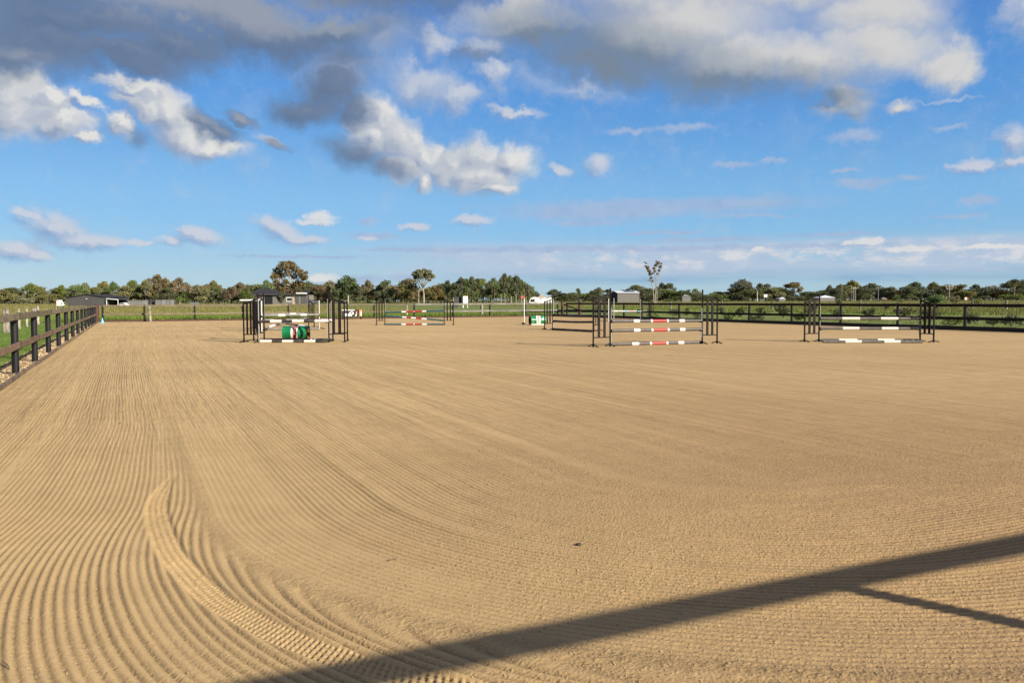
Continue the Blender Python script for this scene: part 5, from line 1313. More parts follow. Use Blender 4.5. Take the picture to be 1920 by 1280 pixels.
# white car half hidden in the grass
def small_car(label, px, Y, L, mat_, hh=1.35):
    c = base_at(px, Y); root = thing('parked_car', label, 'car', c)
    prof = [(-.5, .35), (-.5, .72), (-.44, .80), (-.28, .86), (-.16, 1.30), (.22, 1.33), (.38, .92), (.5, .80), (.5, .35)]
    mb = MB(); vs = [(c.x + x * L, c.y - .8, c.z + z * hh / 1.35) for x, z in prof] + [(c.x + x * L, c.y + .8, c.z + z * hh / 1.35) for x, z in prof]; n = len(prof)
    mb.add(vs, [tuple(reversed(range(n))), tuple(range(n, 2 * n))] + [(i, (i + 1) % n, n + (i + 1) % n, n + i) for i in range(n)]); add_part('body', mb, M[mat_], root)
    mb = MB(); mb.add([(c.x + x * L, c.y - .82, c.z + z * hh / 1.35) for x, z in [(-.24, .90), (-.14, 1.23), (.20, 1.25), (.32, .93)]], [(3, 2, 1, 0)]); add_part('window', mb, M['glass'], root)
    for s_ in (-.3, .3):
        mb = MB(); mb.tube([(c.x + s_ * L, c.y - .83, c.z + .32), (c.x + s_ * L, c.y - .62, c.z + .32)], .32, 14); add_part('wheel', mb, M['dark_in'], root)
    return root
small_car('white car parked right of the open carport', 231, 190, 2.3 * .9, 'white_wall', 1.05)
# low grey walls and pens
def lowbox(name, label, cat, px0, px1, top, Y, mat_, depth=2.0, rib=True):
    c = base_at((px0 + px1) / 2, Y); root = thing(name, label, cat, c); x0, x1 = P3(px0, top, Y).x, P3(px1, top, Y).x; zt = P3(px0, top, Y).z
    mb = MB(); mb.box(((x0 + x1) / 2, Y + depth / 2 + .05, (c.z - .2 + zt) / 2), (x1 - x0 - .02, depth, zt - c.z + .2)); add_part('walls', mb, M[mat_], root)
    if rib:
        mb = MB(); ribbed(mb, (x0, Y - .02, 0), (x1, Y - .02, 0), c.z - .2, zt - .02, .30, .05); add_part('front_sheet', mb, M[mat_], root)
    mb = MB(); mb.box(((x0 + x1) / 2, Y + depth / 2, zt + .04), (x1 - x0 + .1, depth + .25, .07)); add_part('capping', mb, M[mat_], root)
    return root
lowbox('tank_wall', 'long low weathered grey metal wall right of the white car', 'wall', 239, 270, 563.3, 200, 'wall_grey')
c = base_at(281, 202); root = thing('wire_cage', 'dark wire cage between the low grey walls', 'cage', c)
for i, px in enumerate((271.5, 276, 280.5, 285.5, 290)):
    p = P3(px, 561.5, 202); mb = MB(); mb.bar((p.x, 202, c.z - .2), (p.x, 202, p.z), .09, .09); add_part('post', mb, M['steel_black'], root)
for py in (561.7, 565.5):
    a, b = P3(271.5, py, 202), P3(290, py, 202); mb = MB(); mb.bar((a.x, 202, a.z), (b.x, 202, b.z), .08, .08); add_part('rail', mb, M['steel_black'], root)
a, b = P3(272, 562, 205), P3(290, 562, 205); mb = MB(); mb.box(((a.x + b.x) / 2, 205, (a.z + c.z) / 2), (b.x - a.x, .05, a.z - c.z)); add_part('back_sheet', mb, M['shed_dark'], root)
lowbox('grey_pen', 'low grey sheet-metal pen right of the wire cage', 'pen', 291, 305, 562.6, 204, 'wall_grey', 1.5)
lowbox('grey_pen', 'second low grey sheet-metal pen, in front of the reddish tree trunks', 'pen', 306.5, 322, 562.2, 208, 'wall_grey', 1.5)
lowbox('low_bench', 'pale low slab in the grass left of the house', 'bench', 356, 371, 566.6, 235, 'wall_grey', .5, False)
# white board trailer at the left
Y = 150; c = base_at(113, Y); root = thing('board_trailer', 'white slanted board with a red edge standing in the left paddock', 'board', c)
pts = [(106, 573.5), (106, 562.8), (114.5, 562), (120.5, 571), (119.5, 573)]
mb = MB(); vs = []
for dy in (0, .12): vs += [(P3(a, b, Y).x, Y + dy, P3(a, b, Y).z) for a, b in pts]
n = 5; mb.add(vs, [tuple(reversed(range(n))), tuple(range(n, 2 * n))] + [(i, (i + 1) % n, n + (i + 1) % n, n + i) for i in range(n)]); add_part('panel', mb, M['foil'], root)
a, b = P3(105.6, 562.8, Y), P3(105.6, 573.5, Y); mb = MB(); mb.bar((a.x, Y, a.z), (b.x, Y, b.z), .08, .08); add_part('edge', mb, M['flag_red'], root)
mb = MB(); a = P3(114, 565, Y); mb.add([(a.x - .15, Y - .02, a.z), (a.x + .35, Y - .02, a.z - .5), (a.x + .15, Y - .02, a.z - .6), (a.x - .05, Y - .02, a.z - .2)], [(0, 1, 2, 3)]); add_part('patch', mb, M['leaf_grey'], root)
for px in (107.5, 118):
    a = P3(px, 572, Y); mb = MB(); mb.bar((a.x, Y + .06, c.z - .3), (a.x, Y + .06, a.z), .07, .07); add_part('leg', mb, M['steel_black'], root)
# dark-roofed house
Y = 262; c = base_at(524, Y); root = thing('house', 'long single-storey house with a charcoal roof behind the tallest gum', 'house', c)
X_ = lambda px: P3(px, 560, Y).x
Zp = lambda py: P3(520, py, Y).z
z0 = c.z - .3
mb = MB(); mb.box(((X_(480) + X_(577)) / 2, Y + 4, (z0 + Zp(553)) / 2), (X_(577) - X_(480), 8, Zp(553) - z0)); add_part('walls', mb, M['wall_taupe'], root)
def slab(mb, pts, t=.18):
    vs = [tuple(p) for p in pts] + [(p[0], p[1], p[2] + t) for p in pts]; n = len(pts)
    mb.add(vs, [tuple(reversed(range(n))), tuple(range(n, 2 * n))] + [(i, (i + 1) % n, n + (i + 1) % n, n + i) for i in range(n)])
for a, b, e in ((471, 535, 552.3), (535.4, 579, 552.0)):
    rdg = 543 if a < 500 else 544.5
    mb = MB(); slab(mb, [(X_(a + (0)), Y - .6, Zp(e)), (X_(b), Y - .6, Zp(e)), (X_(b - 1), Y + 4, Zp(rdg)), (X_(a + 3), Y + 4, Zp(rdg))]); add_part('roof', mb, M['roof_dark'], root)
    mb = MB(); slab(mb, [(X_(a + 3), Y + 4.01, Zp(rdg)), (X_(b - 1), Y + 4.01, Zp(rdg)), (X_(b), Y + 8.6, Zp(e)), (X_(a), Y + 8.6, Zp(e))]); add_part('roof', mb, M['roof_dark'], root)
    mb = MB(); mb.bar((X_(a), Y - .7, Zp(e) + .02), (X_(b), Y - .7, Zp(e) + .02), .12, .22); add_part('gutter', mb, M['shed_dark'], root)
mb = MB(); mb.box(((X_(497) + X_(511)) / 2, Y - .02, (z0 + Zp(554)) / 2), (X_(511) - X_(497), .2, Zp(554) - z0)); add_part('carport_opening', mb, M['dark_in'], root)
mb = MB(); mb.box(((X_(483) + X_(487)) / 2, Y - .12, (z0 + Zp(553)) / 2), (X_(487) - X_(483), .3, Zp(553) - z0)); add_part('pillar', mb, M['corner_brown'], root)
mb = MB(); mb.box(((X_(537) + X_(549.5)) / 2, Y - .06, (Zp(557.4) + Zp(565.6)) / 2), (X_(549.5) - X_(537), .14, Zp(557.4) - Zp(565.6))); w_ = add_part('window', mb, M['white_wall'], root)
mb = MB(); mb.box(((X_(538.4) + X_(548)) / 2, Y - .15, (Zp(558.8) + Zp(564)) / 2), (X_(548) - X_(538.4), .05, Zp(558.8) - Zp(564))); add_part('pane', mb, M['glass'], w_)
for a, b in ((552.5, 560), (565, 575)):
    mb = MB(); mb.box(((X_(a) + X_(b)) / 2, Y - .05, (z0 + Zp(555)) / 2), (X_(b) - X_(a), .12, Zp(555) - z0)); add_part('garage_door', mb, M['shed_door'], root)
mb = MB(); slab(mb, [(X_(553), Y - .95, Zp(550.4)), (X_(577), Y - .95, Zp(552)), (X_(577), Y - .95, Zp(548.6)), (X_(553), Y - .95, Zp(549.2))], .0); 
mb = MB(); mb.bar((X_(553.5), Y - .9, Zp(549.5)), (X_(577), Y - .9, Zp(550)), .08, .38); add_part('white_fascia', mb, M['white_wall'], root)
q = P3(529, 547, Y + 2); mb = MB(); mb.box((q.x, Y + 2, q.z + .1), (.5, .5, .6)); add_part('roof_vent', mb, M['white_wall'], root)
p = base_at(526.5, 245)
custom_tree('small dark conical tree in front of the house, left of the window', 526.5, 245, [(526, 552, 4), (524, 558, 5), (530, 557, 4.5), (527, 563, 6)], [[(526.5, 567), (526.5, 560), (.12, .08)]], 'leaf_dark', 'bark_grey', 900, .22, name='conical_tree')
custom_tree('small gum with slanting white limbs in front of the house window', 551, 238, [(546, 548, 3), (552, 549, 3), (548, 545, 3)], [[(552, 568), (550.5, 560), (.20, .16)], [(550.5, 560), (545, 553), (.13, .06)], [(550.8, 560), (551.5, 550), (.12, .06)]], 'leaf_olive', 'bark_pale', 300, .24, auto=False)

# white kiosk and dark trailer behind it
Y = 165; m_ = Y / F; c = base_at(868.5, Y); root = thing('kiosk', 'small cream hut with a dark doorway in front of the dark tree stand', 'hut', c)
hz0, hz1 = P3(868, 569.5, Y).z, P3(868, 555.2, Y).z
A_ = Vector((P3(859.8, 560, Y).x, Y + 1.0, 0)); B_ = Vector((P3(868.3, 560, Y).x, Y - .2, 0)); C_ = Vector((P3(876.6, 560, Y).x, Y + .1, 0)); D_ = A_ + (C_ - B_)
def wallseg(nm, p, q, a, b, mt, th=.08, par=None):
    mb = MB(); mb.bar(Vector((p.x, p.y, (a + b) / 2)), Vector((q.x, q.y, (a + b) / 2)), th, b - a); return add_part(nm, mb, M[mt], par or root)
wallseg('left_wall', A_, B_, hz0, hz1, 'wall_grey'); wallseg('front_wall', B_, C_, hz0, hz1, 'cream_wall'); wallseg('right_wall', C_, D_, hz0, hz1, 'white_wall'); wallseg('back_wall', D_, A_, hz0, hz1, 'white_wall')
nA = (A_ - B_).normalized(); off_ = Vector((nA.y, -nA.x, 0)); off_ = off_ if off_.y < 0 else -off_
wallseg('doorway', B_ + (A_ - B_) * .42 + off_ * .06, B_ + (A_ - B_) * .93 + off_ * .06, hz0 + .05, hz1 - .22, 'dark_in', .02)
mb = MB(); mb.add([tuple(v.to_tuple()[:2]) + (hz1 + .02,) for v in (A_, B_, C_, D_)] + [tuple(v.to_tuple()[:2]) + (hz1 + .12,) for v in (A_, B_, C_, D_)], [(3, 2, 1, 0), (4, 5, 6, 7), (0, 1, 5, 4), (1, 2, 6, 5), (2, 3, 7, 6), (3, 0, 4, 7)]); add_part('roof', mb, M['roof_rust'], root)
for v in (A_, B_, C_, D_):
    mb = MB(); mb.bar((v.x, v.y, c.z - .2), (v.x, v.y, hz0 + .02), .12, .12); add_part('stump', mb, M['white_wall'], root)
lowbox('dark_trailer', 'dark box trailer parked left of the cream hut', 'trailer', 850.5, 859.0, 556.8, 172, 'shed_dark', 2.2, False)

# white tents and caravans
Y = 270; c = base_at(1002, Y)
def caravan(label, px0, px1, top, Y, win=True):
    c = base_at((px0 + px1) / 2, Y); root = thing('caravan', label, 'caravan', c); x0, x1 = P3(px0, 560, Y).x, P3(px1, 560, Y).x; zt = P3(px0, top, Y).z; zb = c.z + .1; L = x1 - x0; Hh = zt - zb
    prof = [(0, 0), (0, .35), (.10, .72), (.28, .95), (.55, 1.0), (.85, .92), (1.0, .7), (1.0, 0)]
    mb = MB(); n = len(prof); vs = [(x0 + a * L, Y - 1, zb + b * Hh) for a, b in prof] + [(x0 + a * L, Y + 1, zb + b * Hh) for a, b in prof]
    mb.add(vs, [tuple(reversed(range(n))), tuple(range(n, 2 * n))] + [(i, (i + 1) % n, n + (i + 1) % n, n + i) for i in range(n)]); add_part('body', mb, M['white_wall'], root)
    if win:
        mb = MB(); mb.add([(x0 + a * L, Y - 1.03, zb + b * Hh) for a, b in ((.08, .2), (.5, .2), (.5, .62), (.14, .62))], [(0, 1, 2, 3)]); add_part('window', mb, M['glass'], root)
    mb = MB(); mb.tube([(x0 + L * .6, Y - 1.05, zb), (x0 + L * .6, Y - .8, zb)], .3, 12); add_part('wheel', mb, M['dark_in'], root)
caravan('white rounded caravan with a dark window, left of the tan tent', 992.3, 1012.5, 556.6, 270)
caravan('low white vehicle in front of the tan tent', 1012, 1028, 558.6, 272, False)
caravan('small white van body right of the tan tent', 1027, 1034.5, 557, 274, False)
def gable_roof(label, name, cat, px0, px1, top, eave, Y, mroof, mwall, depth=5, fr=.45):
    c = base_at((px0 + px1) / 2, Y); root = thing(name, label, cat, c); x0, x1 = P3(px0, 560, Y).x, P3(px1, 560, Y).x; xm = x0 + (x1 - x0) * fr; zt = P3(px0, top, Y).z; ze = P3(px0, eave, Y).z
    mb = MB(); slab(mb, [(x0, Y, ze), (xm, Y + depth / 2, zt), (x1, Y, ze)], .06); add_part('front_slope', mb, M[mroof], root)
    mb = MB(); slab(mb, [(x0, Y, ze), (x0, Y + depth, ze), (xm, Y + depth / 2, zt)], .06); add_part('left_slope', mb, M[mroof], root)
    mb = MB(); slab(mb, [(x1, Y, ze), (xm, Y + depth / 2, zt), (x1, Y + depth, ze)], .06); add_part('right_slope', mb, M[mroof], root)
    mb = MB(); slab(mb, [(x0, Y + depth, ze), (x1, Y + depth, ze), (xm, Y + depth / 2, zt)], .06); add_part('back_slope', mb, M[mroof], root)
    mb = MB(); mb.box(((x0 + x1) / 2, Y + depth / 2, (c.z - .2 + ze) / 2), ((x1 - x0) * .94, depth * .9, ze - c.z + .2)); add_part('walls', mb, M[mwall], root)
    return root
gable_roof('tan peaked canvas tent among the white caravans', 'tent', 'tent', 1007, 1029, 551.3, 560, 285, 'tent', 'white_wall', 5, .4)
# big metal shed with solar panels
Y = 300; c = base_at(1172, Y); root = thing('metal_shed', 'big grey metal shed with a pale roof and dark gable end, centre right', 'shed', c)
xa, xb, xc = P3(1157.8, 555, Y).x, P3(1198.8, 555, Y).x, P3(1145.5, 555, Y + 9).x; ze = P3(1158, 549.4, Y).z; zt = P3(1150, 545.6, Y + 5).z; z0 = c.z - .3
mb = MB(); ribbed(mb, (xa, Y, 0), (xb, Y, 0), z0, ze, .4, .018); add_part('front_wall', mb, M['wall_taupe'], root)
dxs = xc - xa
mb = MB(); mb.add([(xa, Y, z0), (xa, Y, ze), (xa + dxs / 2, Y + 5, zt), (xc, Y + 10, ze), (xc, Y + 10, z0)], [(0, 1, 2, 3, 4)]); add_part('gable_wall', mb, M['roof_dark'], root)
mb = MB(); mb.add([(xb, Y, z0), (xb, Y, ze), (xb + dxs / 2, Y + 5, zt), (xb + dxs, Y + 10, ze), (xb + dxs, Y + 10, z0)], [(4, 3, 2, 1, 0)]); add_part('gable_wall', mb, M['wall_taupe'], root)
mb = MB(); mb.add([(xc, Y + 10, z0), (xc, Y + 10, ze), (xb + dxs, Y + 10, ze), (xb + dxs, Y + 10, z0)], [(0, 1, 2, 3)]); add_part('back_wall', mb, M['wall_taupe'], root)
mb = MB(); slab(mb, [(xa - .2, Y - .3, ze), (xb + .2, Y - .3, ze), (xb + dxs / 2 + .2, Y + 5, zt), (xa + dxs / 2 - .2, Y + 5, zt)], .1); rf = add_part('roof', mb, M['roof_white'], root)
mb = MB(); slab(mb, [(xa + dxs / 2 - .2, Y + 5.01, zt), (xb + dxs / 2 + .2, Y + 5.01, zt), (xb + dxs, Y + 10.3, ze), (xc, Y + 10.3, ze)], .1); add_part('roof', mb, M['roof_white'], root)
for k in range(7):
    f0, f1 = .40 + k * .07, .46 + k * .07; g0, g1 = .38, .92
    def rp(f, g): return ((xa + (xb - xa) * f) + dxs / 2 * g, Y - .3 + 5.3 * g, ze + (zt - ze) * g + .13)
    mb = MB(); slab(mb, [rp(f0, g0), rp(f1, g0), rp(f1, g1), rp(f0, g1)], .05); add_part('solar_panel', mb, M['solar'], rf)
# other small things along the far edge
def signboard(label, px0, px1, top, bot, Y, mt, mt2=None):
    c = base_at((px0 + px1) / 2, Y); root = thing('field_sign', label, 'sign', c); a, b = P3(px0, top, Y), P3(px1, bot, Y)
    mb = MB(); mb.box(((a.x + b.x) / 2, Y, (a.z + b.z) / 2), (b.x - a.x, .1, a.z - b.z)); add_part('panel', mb, M[mt], root)
    if mt2: mb = MB(); mb.box((b.x + .12, Y, (a.z + b.z) / 2), (.35, .1, a.z - b.z)); add_part('edge_panel', mb, M[mt2], root)
    for x in (a.x + .1, b.x - .1): mb = MB(); mb.bar((x, Y + .1, c.z - .2), (x, Y + .1, a.z), .1, .1); add_part('leg', mb, M['wood_pole'], root)
signboard('small white sign against the trees, right of the tall gum', 1432.5, 1438.8, 551.8, 557, 320, 'white_wall', 'roof_rust')
signboard('tiny white and red sign at the foot of the right tree line', 1809, 1812.6, 557.4, 562, 300, 'white_wall', 'flag_red')
gable_roof('small pale roof low in the grass right of the white sign', 'small_hut', 'hut', 1461, 1473, 557, 560.3, 330, 'roof_white', 'wall_taupe', 4, .7)
gable_roof('long low house with a pale roof at the foot of the right trees', 'farmhouse', 'house', 1534, 1567, 553.6, 558.4, 335, 'roof_white', 'wall_taupe', 6, .55)
gable_roof('small grey-roofed hut left of the dark rounded trees', 'small_hut', 'hut', 1279, 1296, 551.5, 556.5, 350, 'wall_grey', 'wall_taupe', 4, .4)
c = base_at(1656, 300); root = thing('small_truck', 'tiny white truck with an orange end among the far trees', 'truck', c); a, b = P3(1652.5, 557.6, 300), P3(1657.2, 561, 300)
mb = MB(); mb.box(((a.x + b.x) / 2, 300, (a.z + b.z) / 2), (b.x - a.x, 1.6, a.z - b.z)); add_part('body', mb, M['wall_grey'], root)
mb = MB(); mb.box((b.x + .4, 300, (a.z + b.z) / 2 - .15), (.55, 1.5, (a.z - b.z) * .6)); add_part('cab', mb, M['orange'], root)
mb = MB(); mb.tube([((a.x + b.x) / 2, 299.1, c.z + .25), ((a.x + b.x) / 2, 299.4, c.z + .25)], .25, 10); add_part('wheel', mb, M['dark_in'], root)
# power poles
def power_pole(label, px, top, Y, arms, mt='wood_pole', r=.16):
    c = base_at(px, Y); root = thing('power_pole', label, 'power pole', c); t = P3(px, top, Y)
    mb = MB(); mb.tube([(c.x, c.y, c.z - .5), (c.x, c.y, t.z)], [r, r * .7], 8); add_part('pole_shaft', mb, M[mt], root, True)
    for py, hw in arms:
        q = P3(px, py, Y); mb = MB(); mb.box((q.x, Y - .15, q.z), (hw * 2, .12, .14)); ar = add_part('crossarm', mb, M[mt], root)
        for s_ in (-.85, 0, .85): mb = MB(); mb.tube([(q.x + s_ * hw, Y - .15, q.z + .06), (q.x + s_ * hw, Y - .15, q.z + .3)], .06, 6); add_part('insulator', mb, M['white_wall'], ar)
    return t
t1 = power_pole('left one of the twin power poles at the right tree line', 1600.5, 537, 300, [(541, 1.0)])
t2 = power_pole('right one of the twin power poles at the right tree line', 1603.8, 536.5, 303, [(540, 1.1)])
t3 = power_pole('lone power pole right of the twin power poles', 1646.5, 536, 306, [(540.5, 1.0)], 'wall_taupe')
t4 = power_pole('power pole with three crossarms left of the red and white sign', 1779.8, 534, 250, [(535.8, 1.4), (538.6, 1.2), (542.3, .9)])
t5 = power_pole('short thin pole left of the small white sign', 1419.8, 545, 320, [], 'white_wall', .12)
for lab, a, b in (('thin overhead wire left of the twin power poles', P3(1535, 539.5, 330), P3(1603.8, 540, 303)), ('thin overhead wire between the twin poles and the lone pole', P3(1603.8, 540, 303), P3(1646.5, 540.5, 306)), ('thin overhead wire rising right of the lone pole', P3(1646.5, 540.5, 306), P3(1779.8, 535.6, 250))):
    mb = MB(); pts = [a.lerp(b, i / 8) - Vector((0, 0, 1.0 * (i / 8) * (1 - i / 8) * 2)) for i in range(9)]; mb.tube(pts, .022, 4); tag(mb.obj('overhead_wire', M['wall_grey']), lab, 'wire')

# paddock posts
def old_post(label, px, by, top, w=.16, dark=False, grp=None, Y=None, lean=0.0):
    g = G(px, by, 0.05) if Y is None else base_at(px, Y); z0 = TZ(g.x, g.y) - .02; h = AT(px, top, g.y).z - z0
    root = thing('fence_post', label, 'post', (g.x, g.y, z0), grp); rr = w / 2
    mb = MB(); mb.tube([(g.x, g.y, z0 - .2), (g.x + lean * .4, g.y, z0 + h * .5), (g.x + lean, g.y, z0 + h - .03), (g.x + lean + rr * .3, g.y, z0 + h)], [rr, rr * .92, rr * .9, rr * .5], 8); add_part('post_body', mb, M['old_post'], root, True)
    if dark: mb = MB(); mb.bar((g.x - rr - .06, g.y, z0 - .1), (g.x - rr - .06, g.y, z0 + h + .04), .07, .07); add_part('steel_picket', mb, M['old_post_dark'], root)
    else: mb = MB(); mb.bar((g.x - rr, g.y - rr - .01, z0 + h * .78), (g.x + rr, g.y - rr - .01, z0 + h * .78), .02, .02); add_part('wire_tie', mb, M['old_post_dark'], root)
gp = 'old grey paddock posts'
for lab, px, by, top, w in (('slim old post at the far left edge, left of the thick one', 8.3, 621, 580, .13), ('thick silvery old post near the left edge behind the fence', 14.2, 620, 579, .22), ('old grey post above the second left fence bay', 36, 614, 578, .17), ('old grey post between the second and third black posts', 50.5, 609.5, 577.3, .15), ('short squat old post left of the tall one', 63, 606, 576.8, .2), ('broken old post touching the tall one', 67.2, 607, 577.5, .15), ('tallest old grey post behind the left fence', 71.5, 606, 573.6, .2), ('far old grey post whose top shows above the left rail', 106, 597, 576, .16)):
    old_post(lab, px, by, top, w, grp=gp)
old_post('leaning grey post beyond the far fence, left', 282.5, 601.8, 573, .20, grp=gp, lean=-.10); old_post('pale post beyond the far fence behind the teal-pole jump', 763, 594.2, 570, .20, grp=gp); old_post('pale post with a thin dark picket beyond the far fence, right of the teal jump', 904, 592.0, 569, .22, True, grp=gp)
for lab, px, by, top in (('field post left of the tall right stand', 1258, 581.5, 564.3), ('field post just right of the tall right stand', 1354, 582.5, 563.3), ('field post midway between the tall stand and the right jump', 1448.5, 583, 564.5), ('field post seen above the first white band of the right jump', 1613, 583, 563), ('field post beside the staked young tree', 1686.5, 583.5, 570), ('short field post below the round-headed young tree', 1757, 584, 573), ('field post right of the red and white sign', 1823.5, 581.5, 564), ('rightmost field post', 1887.5, 582.5, 563)):
    old_post('pale and dark ' + lab, px, by, top, .17, True, grp='two-tone field posts')
# black pipe lying beyond the corner
a = G(975, 584.6, .1); b = G(1148, 584.6, .1); a.z = b.z = TZ(a.x, a.y) + .17
mb = MB(); k = 14; pts = [a.lerp(b, i / k) + Vector((0, 0, .03 * math.sin(i * 1.3))) for i in range(k + 1)]
root = thing('drain_pipe', 'long fat black pipe lying in the grass beyond the far right corner', 'pipe', (a.x, a.y, a.z)); mb.tube(pts, .17, 12); add_part('pipe_body', mb, M['pipe'], root, True)
mb = MB(); mb.tube([pts[0] - Vector((.01, 0, 0)), pts[0] + Vector((.12, 0, 0))], .19, 12); add_part('end_collar', mb, M['pipe'], root, True)

# ------------------------------------------------------------------ stuff: grasses, chips, crumbs
def blades(name, label, cat, rng, P, hmin, hmax, wid, per, mats, spread, lean=.35):
    """P: n x 3 roots; each a fan of narrow triangles"""
    n = len(P); k = per; P = np.repeat(P, k, axis=0); m = len(P)
    P = P + np.stack([rng.uniform(-spread, spread, m), rng.uniform(-spread, spread, m), np.zeros(m)], 1)
    a = rng.uniform(0, 6.283, m); h = rng.uniform(hmin, hmax, m); d = np.stack([np.cos(a), np.sin(a), np.zeros(m)], 1)
    b_ = rng.uniform(0, 6.283, m); e = np.stack([np.cos(b_), np.sin(b_), np.zeros(m)], 1)
    w = wid * rng.uniform(.6, 1.4, m)[:, None]
    V = np.stack([P - d * w, P + d * w, P + e * (h * lean)[:, None] * rng.uniform(.2, 1, m)[:, None] + np.array([0, 0, 1]) * h[:, None]], 1).reshape(-1, 3)
    o = obj(name, np_mesh(name, V, np.arange(m * 3).reshape(m, 3), mats, False), kind='stuff'); tag(o, label, cat); return o
def grass_mat(name, c1, c2, sc):
    m = bpy.data.materials.new(name); m.use_nodes = True; t = N(m.node_tree); b = m.node_tree.nodes['Principled BSDF']
    pos = t.node('ShaderNodeNewGeometry').outputs['Position']
    t.put(b.inputs['Base Color'], t.mix(t.step(t.noise(pos, sc, 5, .65), .38, .62), tuple(v * ALB for v in c1), tuple(v * ALB for v in c2))); b.inputs['Roughness'].default_value = .8; b.inputs['Specular IOR Level'].default_value = .15
    return m
M['g_dry'] = grass_mat('seeding_grass', (0.235, 0.205, 0.072), (0.165, 0.17, 0.048), .15)
M['g_lush'] = grass_mat('lush_grass', (0.175, 0.23, 0.042), (0.10, 0.155, 0.028), .25)
M['g_lawn'] = grass_mat('lawn_grass', (0.14, 0.20, 0.045), (0.095, 0.15, 0.03), .8)
M['g_mown'] = grass_mat('mown_grass', (0.24, 0.285, 0.09), (0.17, 0.22, 0.062), .8)
rng = np.random.default_rng(5)
def scatter(n, pxa, pxb, ya, yb, cond):
    out = []
    while sum(len(o) for o in out) < n:
        px = rng.uniform(pxa, pxb, n); Y = ya * (yb / ya) ** rng.random(n); x = (px - 960) / F * Y
        ok = cond(x, Y); out.append(np.stack([x[ok], Y[ok], ter(x[ok], Y[ok])], 1))
    return np.concatenate(out)[:n]
def outside(x, y, lo=0.5, hi=1e9):
    E = edge_dist(x, y); d = np.max(E, axis=0); return (d > lo) & (d < hi)
P = scatter(26000, -60, 1980, 70, 330, lambda x, y: outside(x, y, 12) & ((edge_dist(x, y)[1] > 36) | (edge_dist(x, y)[1] < 3)))
blades('seeding_grass', 'tall seeding grass over the far paddocks', 'grass', rng, P, .20, .44, .03, 4, M['g_dry'], .5)
P = scatter(15000, -40, 1130, 62, 120, lambda x, y: outside(x, y, .6, 26) & (edge_dist(x, y)[1] < 1) & (edge_dist(x, y)[0] > .5))
blades('lush_grass', 'long lush green grass just beyond the far fence', 'grass', rng, P, .15, .42, .02, 5, M['g_lush'], .3)
P = scatter(9000, 1000, 1980, 80, 175, lambda x, y: (edge_dist(x, y)[1] > 32) & (edge_dist(x, y)[1] < 75))
blades('lush_grass', 'band of long green grass behind the right shrubs', 'grass', rng, P, .12, .32, .03, 5, M['g_lush'], .4)
P = scatter(22000, -80, 240, 14, 66, lambda x, y: (edge_dist(x, y)[3] > .85) & (edge_dist(x, y)[3] < 9) & (edge_dist(x, y)[0] < 4)); P[:, 2] -= .085
blades('lawn_grass', 'short bright green grass outside the left fence', 'grass', rng, P, .03, .085, .006, 5, M['g_lawn'], .08, .8)
P = scatter(9000, 1080, 1980, 38, 95, lambda x, y: (edge_dist(x, y)[1] > .3) & (edge_dist(x, y)[1] < 30))
blades('lawn_grass', 'short mown green grass outside the right fence', 'grass', rng, P, .03, .08, .012, 5, M['g_mown'], .15, .8)
# mulch
n = 9000; s_ = rng.uniform(8, 66, n); w_ = rng.uniform(-.02, 1.0, n) ** 1.0
cx = PA.x - T1.x * s_ - T2.x * w_; cy = PA.y - T1.y * s_ - T2.y * w_; cz = np.full(n, -.058) + rng.uniform(0, .02, n)
a = rng.uniform(0, 6.283, n); L2 = rng.uniform(.015, .05, n); W2 = rng.uniform(.004, .012, n); tz = rng.uniform(-.015, .015, n)
d = np.stack([np.cos(a) * L2, np.sin(a) * L2, tz], 1); e = np.stack([-np.sin(a) * W2, np.cos(a) * W2, rng.uniform(0, .006, n)], 1); C = np.stack([cx, cy, cz], 1)
M['chip'] = grass_mat('straw_chips', (0.85, 0.66, 0.38), (0.50, 0.34, 0.18), 6.0)
V = np.stack([C - d - e, C + d - e, C + d + e, C - d + e], 1).reshape(-1, 3)
tag(obj('mulch_chips', np_mesh('mulch_chips', V, np.arange(n * 4).reshape(n, 4), M['chip'], False), kind='stuff'), 'straw coloured wood chips under the left fence', 'mulch')
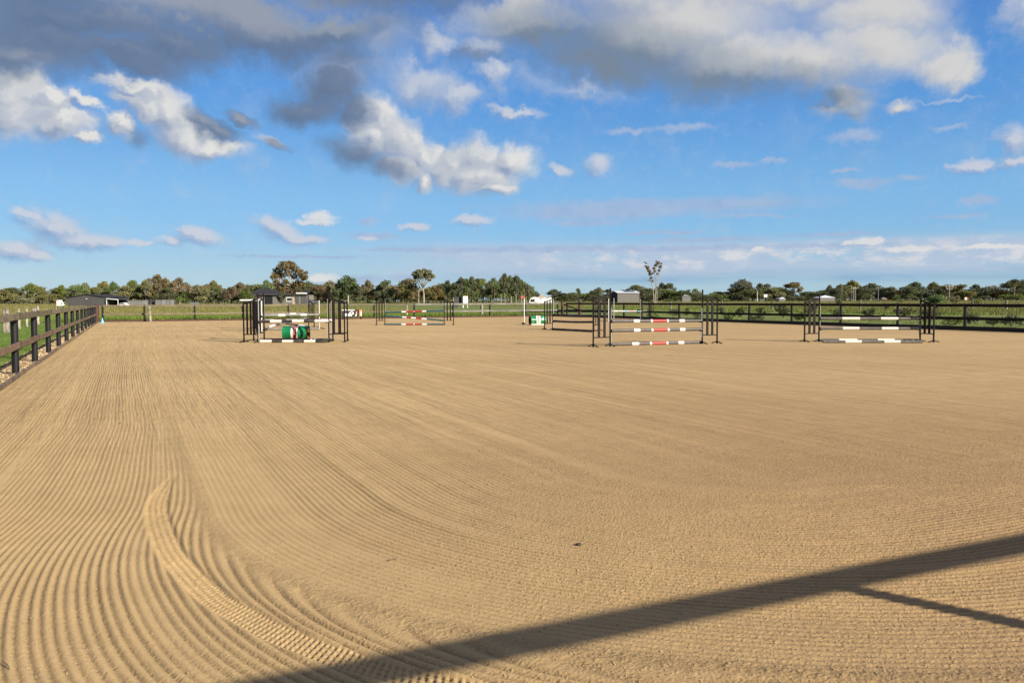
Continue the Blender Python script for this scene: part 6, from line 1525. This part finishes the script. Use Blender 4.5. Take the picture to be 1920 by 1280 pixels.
# loose crumbs of sand
n = 9000; Y = 3.2 * (14 / 3.2) ** rng.random(n); x = rng.uniform(-.66, .66, n) * Y; keep = rng.random(n) < (0.35 + 0.65 * ss(x + .1 * Y, -1, 2)); x = x[keep]; Y = Y[keep]; n = len(x)
h, u = sand_fields(x, Y)[:2]; r = rng.uniform(.0015, .0048, n) * (1 + .05 * Y)
O = np.array([[1, 0, 0], [-1, 0, 0], [0, 1, 0], [0, -1, 0], [0, 0, .8], [0, 0, -.8]], float)
V = (np.stack([x, Y, h + r * .35], 1)[:, None, :] + O[None] * r[:, None, None] * rng.uniform(.7, 1.3, (n, 6, 1))).reshape(-1, 3)
T8 = np.array([[0, 2, 4], [2, 1, 4], [1, 3, 4], [3, 0, 4], [2, 0, 5], [1, 2, 5], [3, 1, 5], [0, 3, 5]])
Fq = (T8[None] + (np.arange(n) * 6)[:, None, None]).reshape(-1, 3)
M['crumb'] = grass_mat('sand_crumbs', (0.52, 0.38, 0.20), (0.34, 0.23, 0.12), 30.0)
tag(obj('sand_crumbs', np_mesh('sand_crumbs', V, Fq, M['crumb'], True), kind='stuff'), 'loose crumbs of damp sand on the raked surface', 'sand crumbs')
# a stone, a twig, and small litter lying on the sand
g = G(1085.5, 1020.5, .005); M['stone'] = material('dark_stone', (0.06, 0.04, 0.03), .8, var=.3, vscale=20)
bm = bmesh.new(); bmesh.ops.create_icosphere(bm, subdivisions=2, radius=.016)
for v in bm.verts: v.co = Vector((v.co.x * 1.3, v.co.y, v.co.z * .6)) * random.uniform(.9, 1.1)
me = bpy.data.meshes.new('pebble'); bm.to_mesh(me); bm.free(); me.materials.append(M['stone']); tag(obj('pebble', me, loc=(g.x, g.y, .008)), 'dark round pebble on the sand above the long beam shadow', 'pebble')
M['twig'] = material('dry_twig', (0.20, 0.14, 0.08), .8, var=.2)
a, b = G(730.5, 1049.5, .012), G(747, 1045.5, .014); mb = MB(); mb.tube([a, a.lerp(b, .5) + Vector((0, 0, .006)), b], [.0035, .004, .002], 6); mb.tube([a.lerp(b, .35), G(731, 1046.5, .02)], [.003, .0015], 5)
tag(mb.obj('twig', M['twig'], smooth=True), 'thin forked twig lying on the sand, left of centre', 'twig')
a, b = G(4, 1238, .012), G(19, 1254, .012); mb = MB(); mb.tube([a, a.lerp(b, .6) + Vector((.004, 0, .004)), b], [.002, .0025, .0015], 6)
tag(mb.obj('twig', M['twig'], smooth=True), 'tiny curved twig at the lower left corner of the sand', 'twig')
a, b = G(223, 793.5, .01), G(228, 791.5, .02); mb = MB(); mb.tube([a, b], [.012, .006], 6); tag(mb.obj('leaf_scrap', M['twig'], smooth=True), 'small dark leaf scrap on the furrows at the left', 'leaf')
print('objects', len(bpy.data.objects), 'tris', sum(len(m.polygons) for m in bpy.data.meshes) * 2)
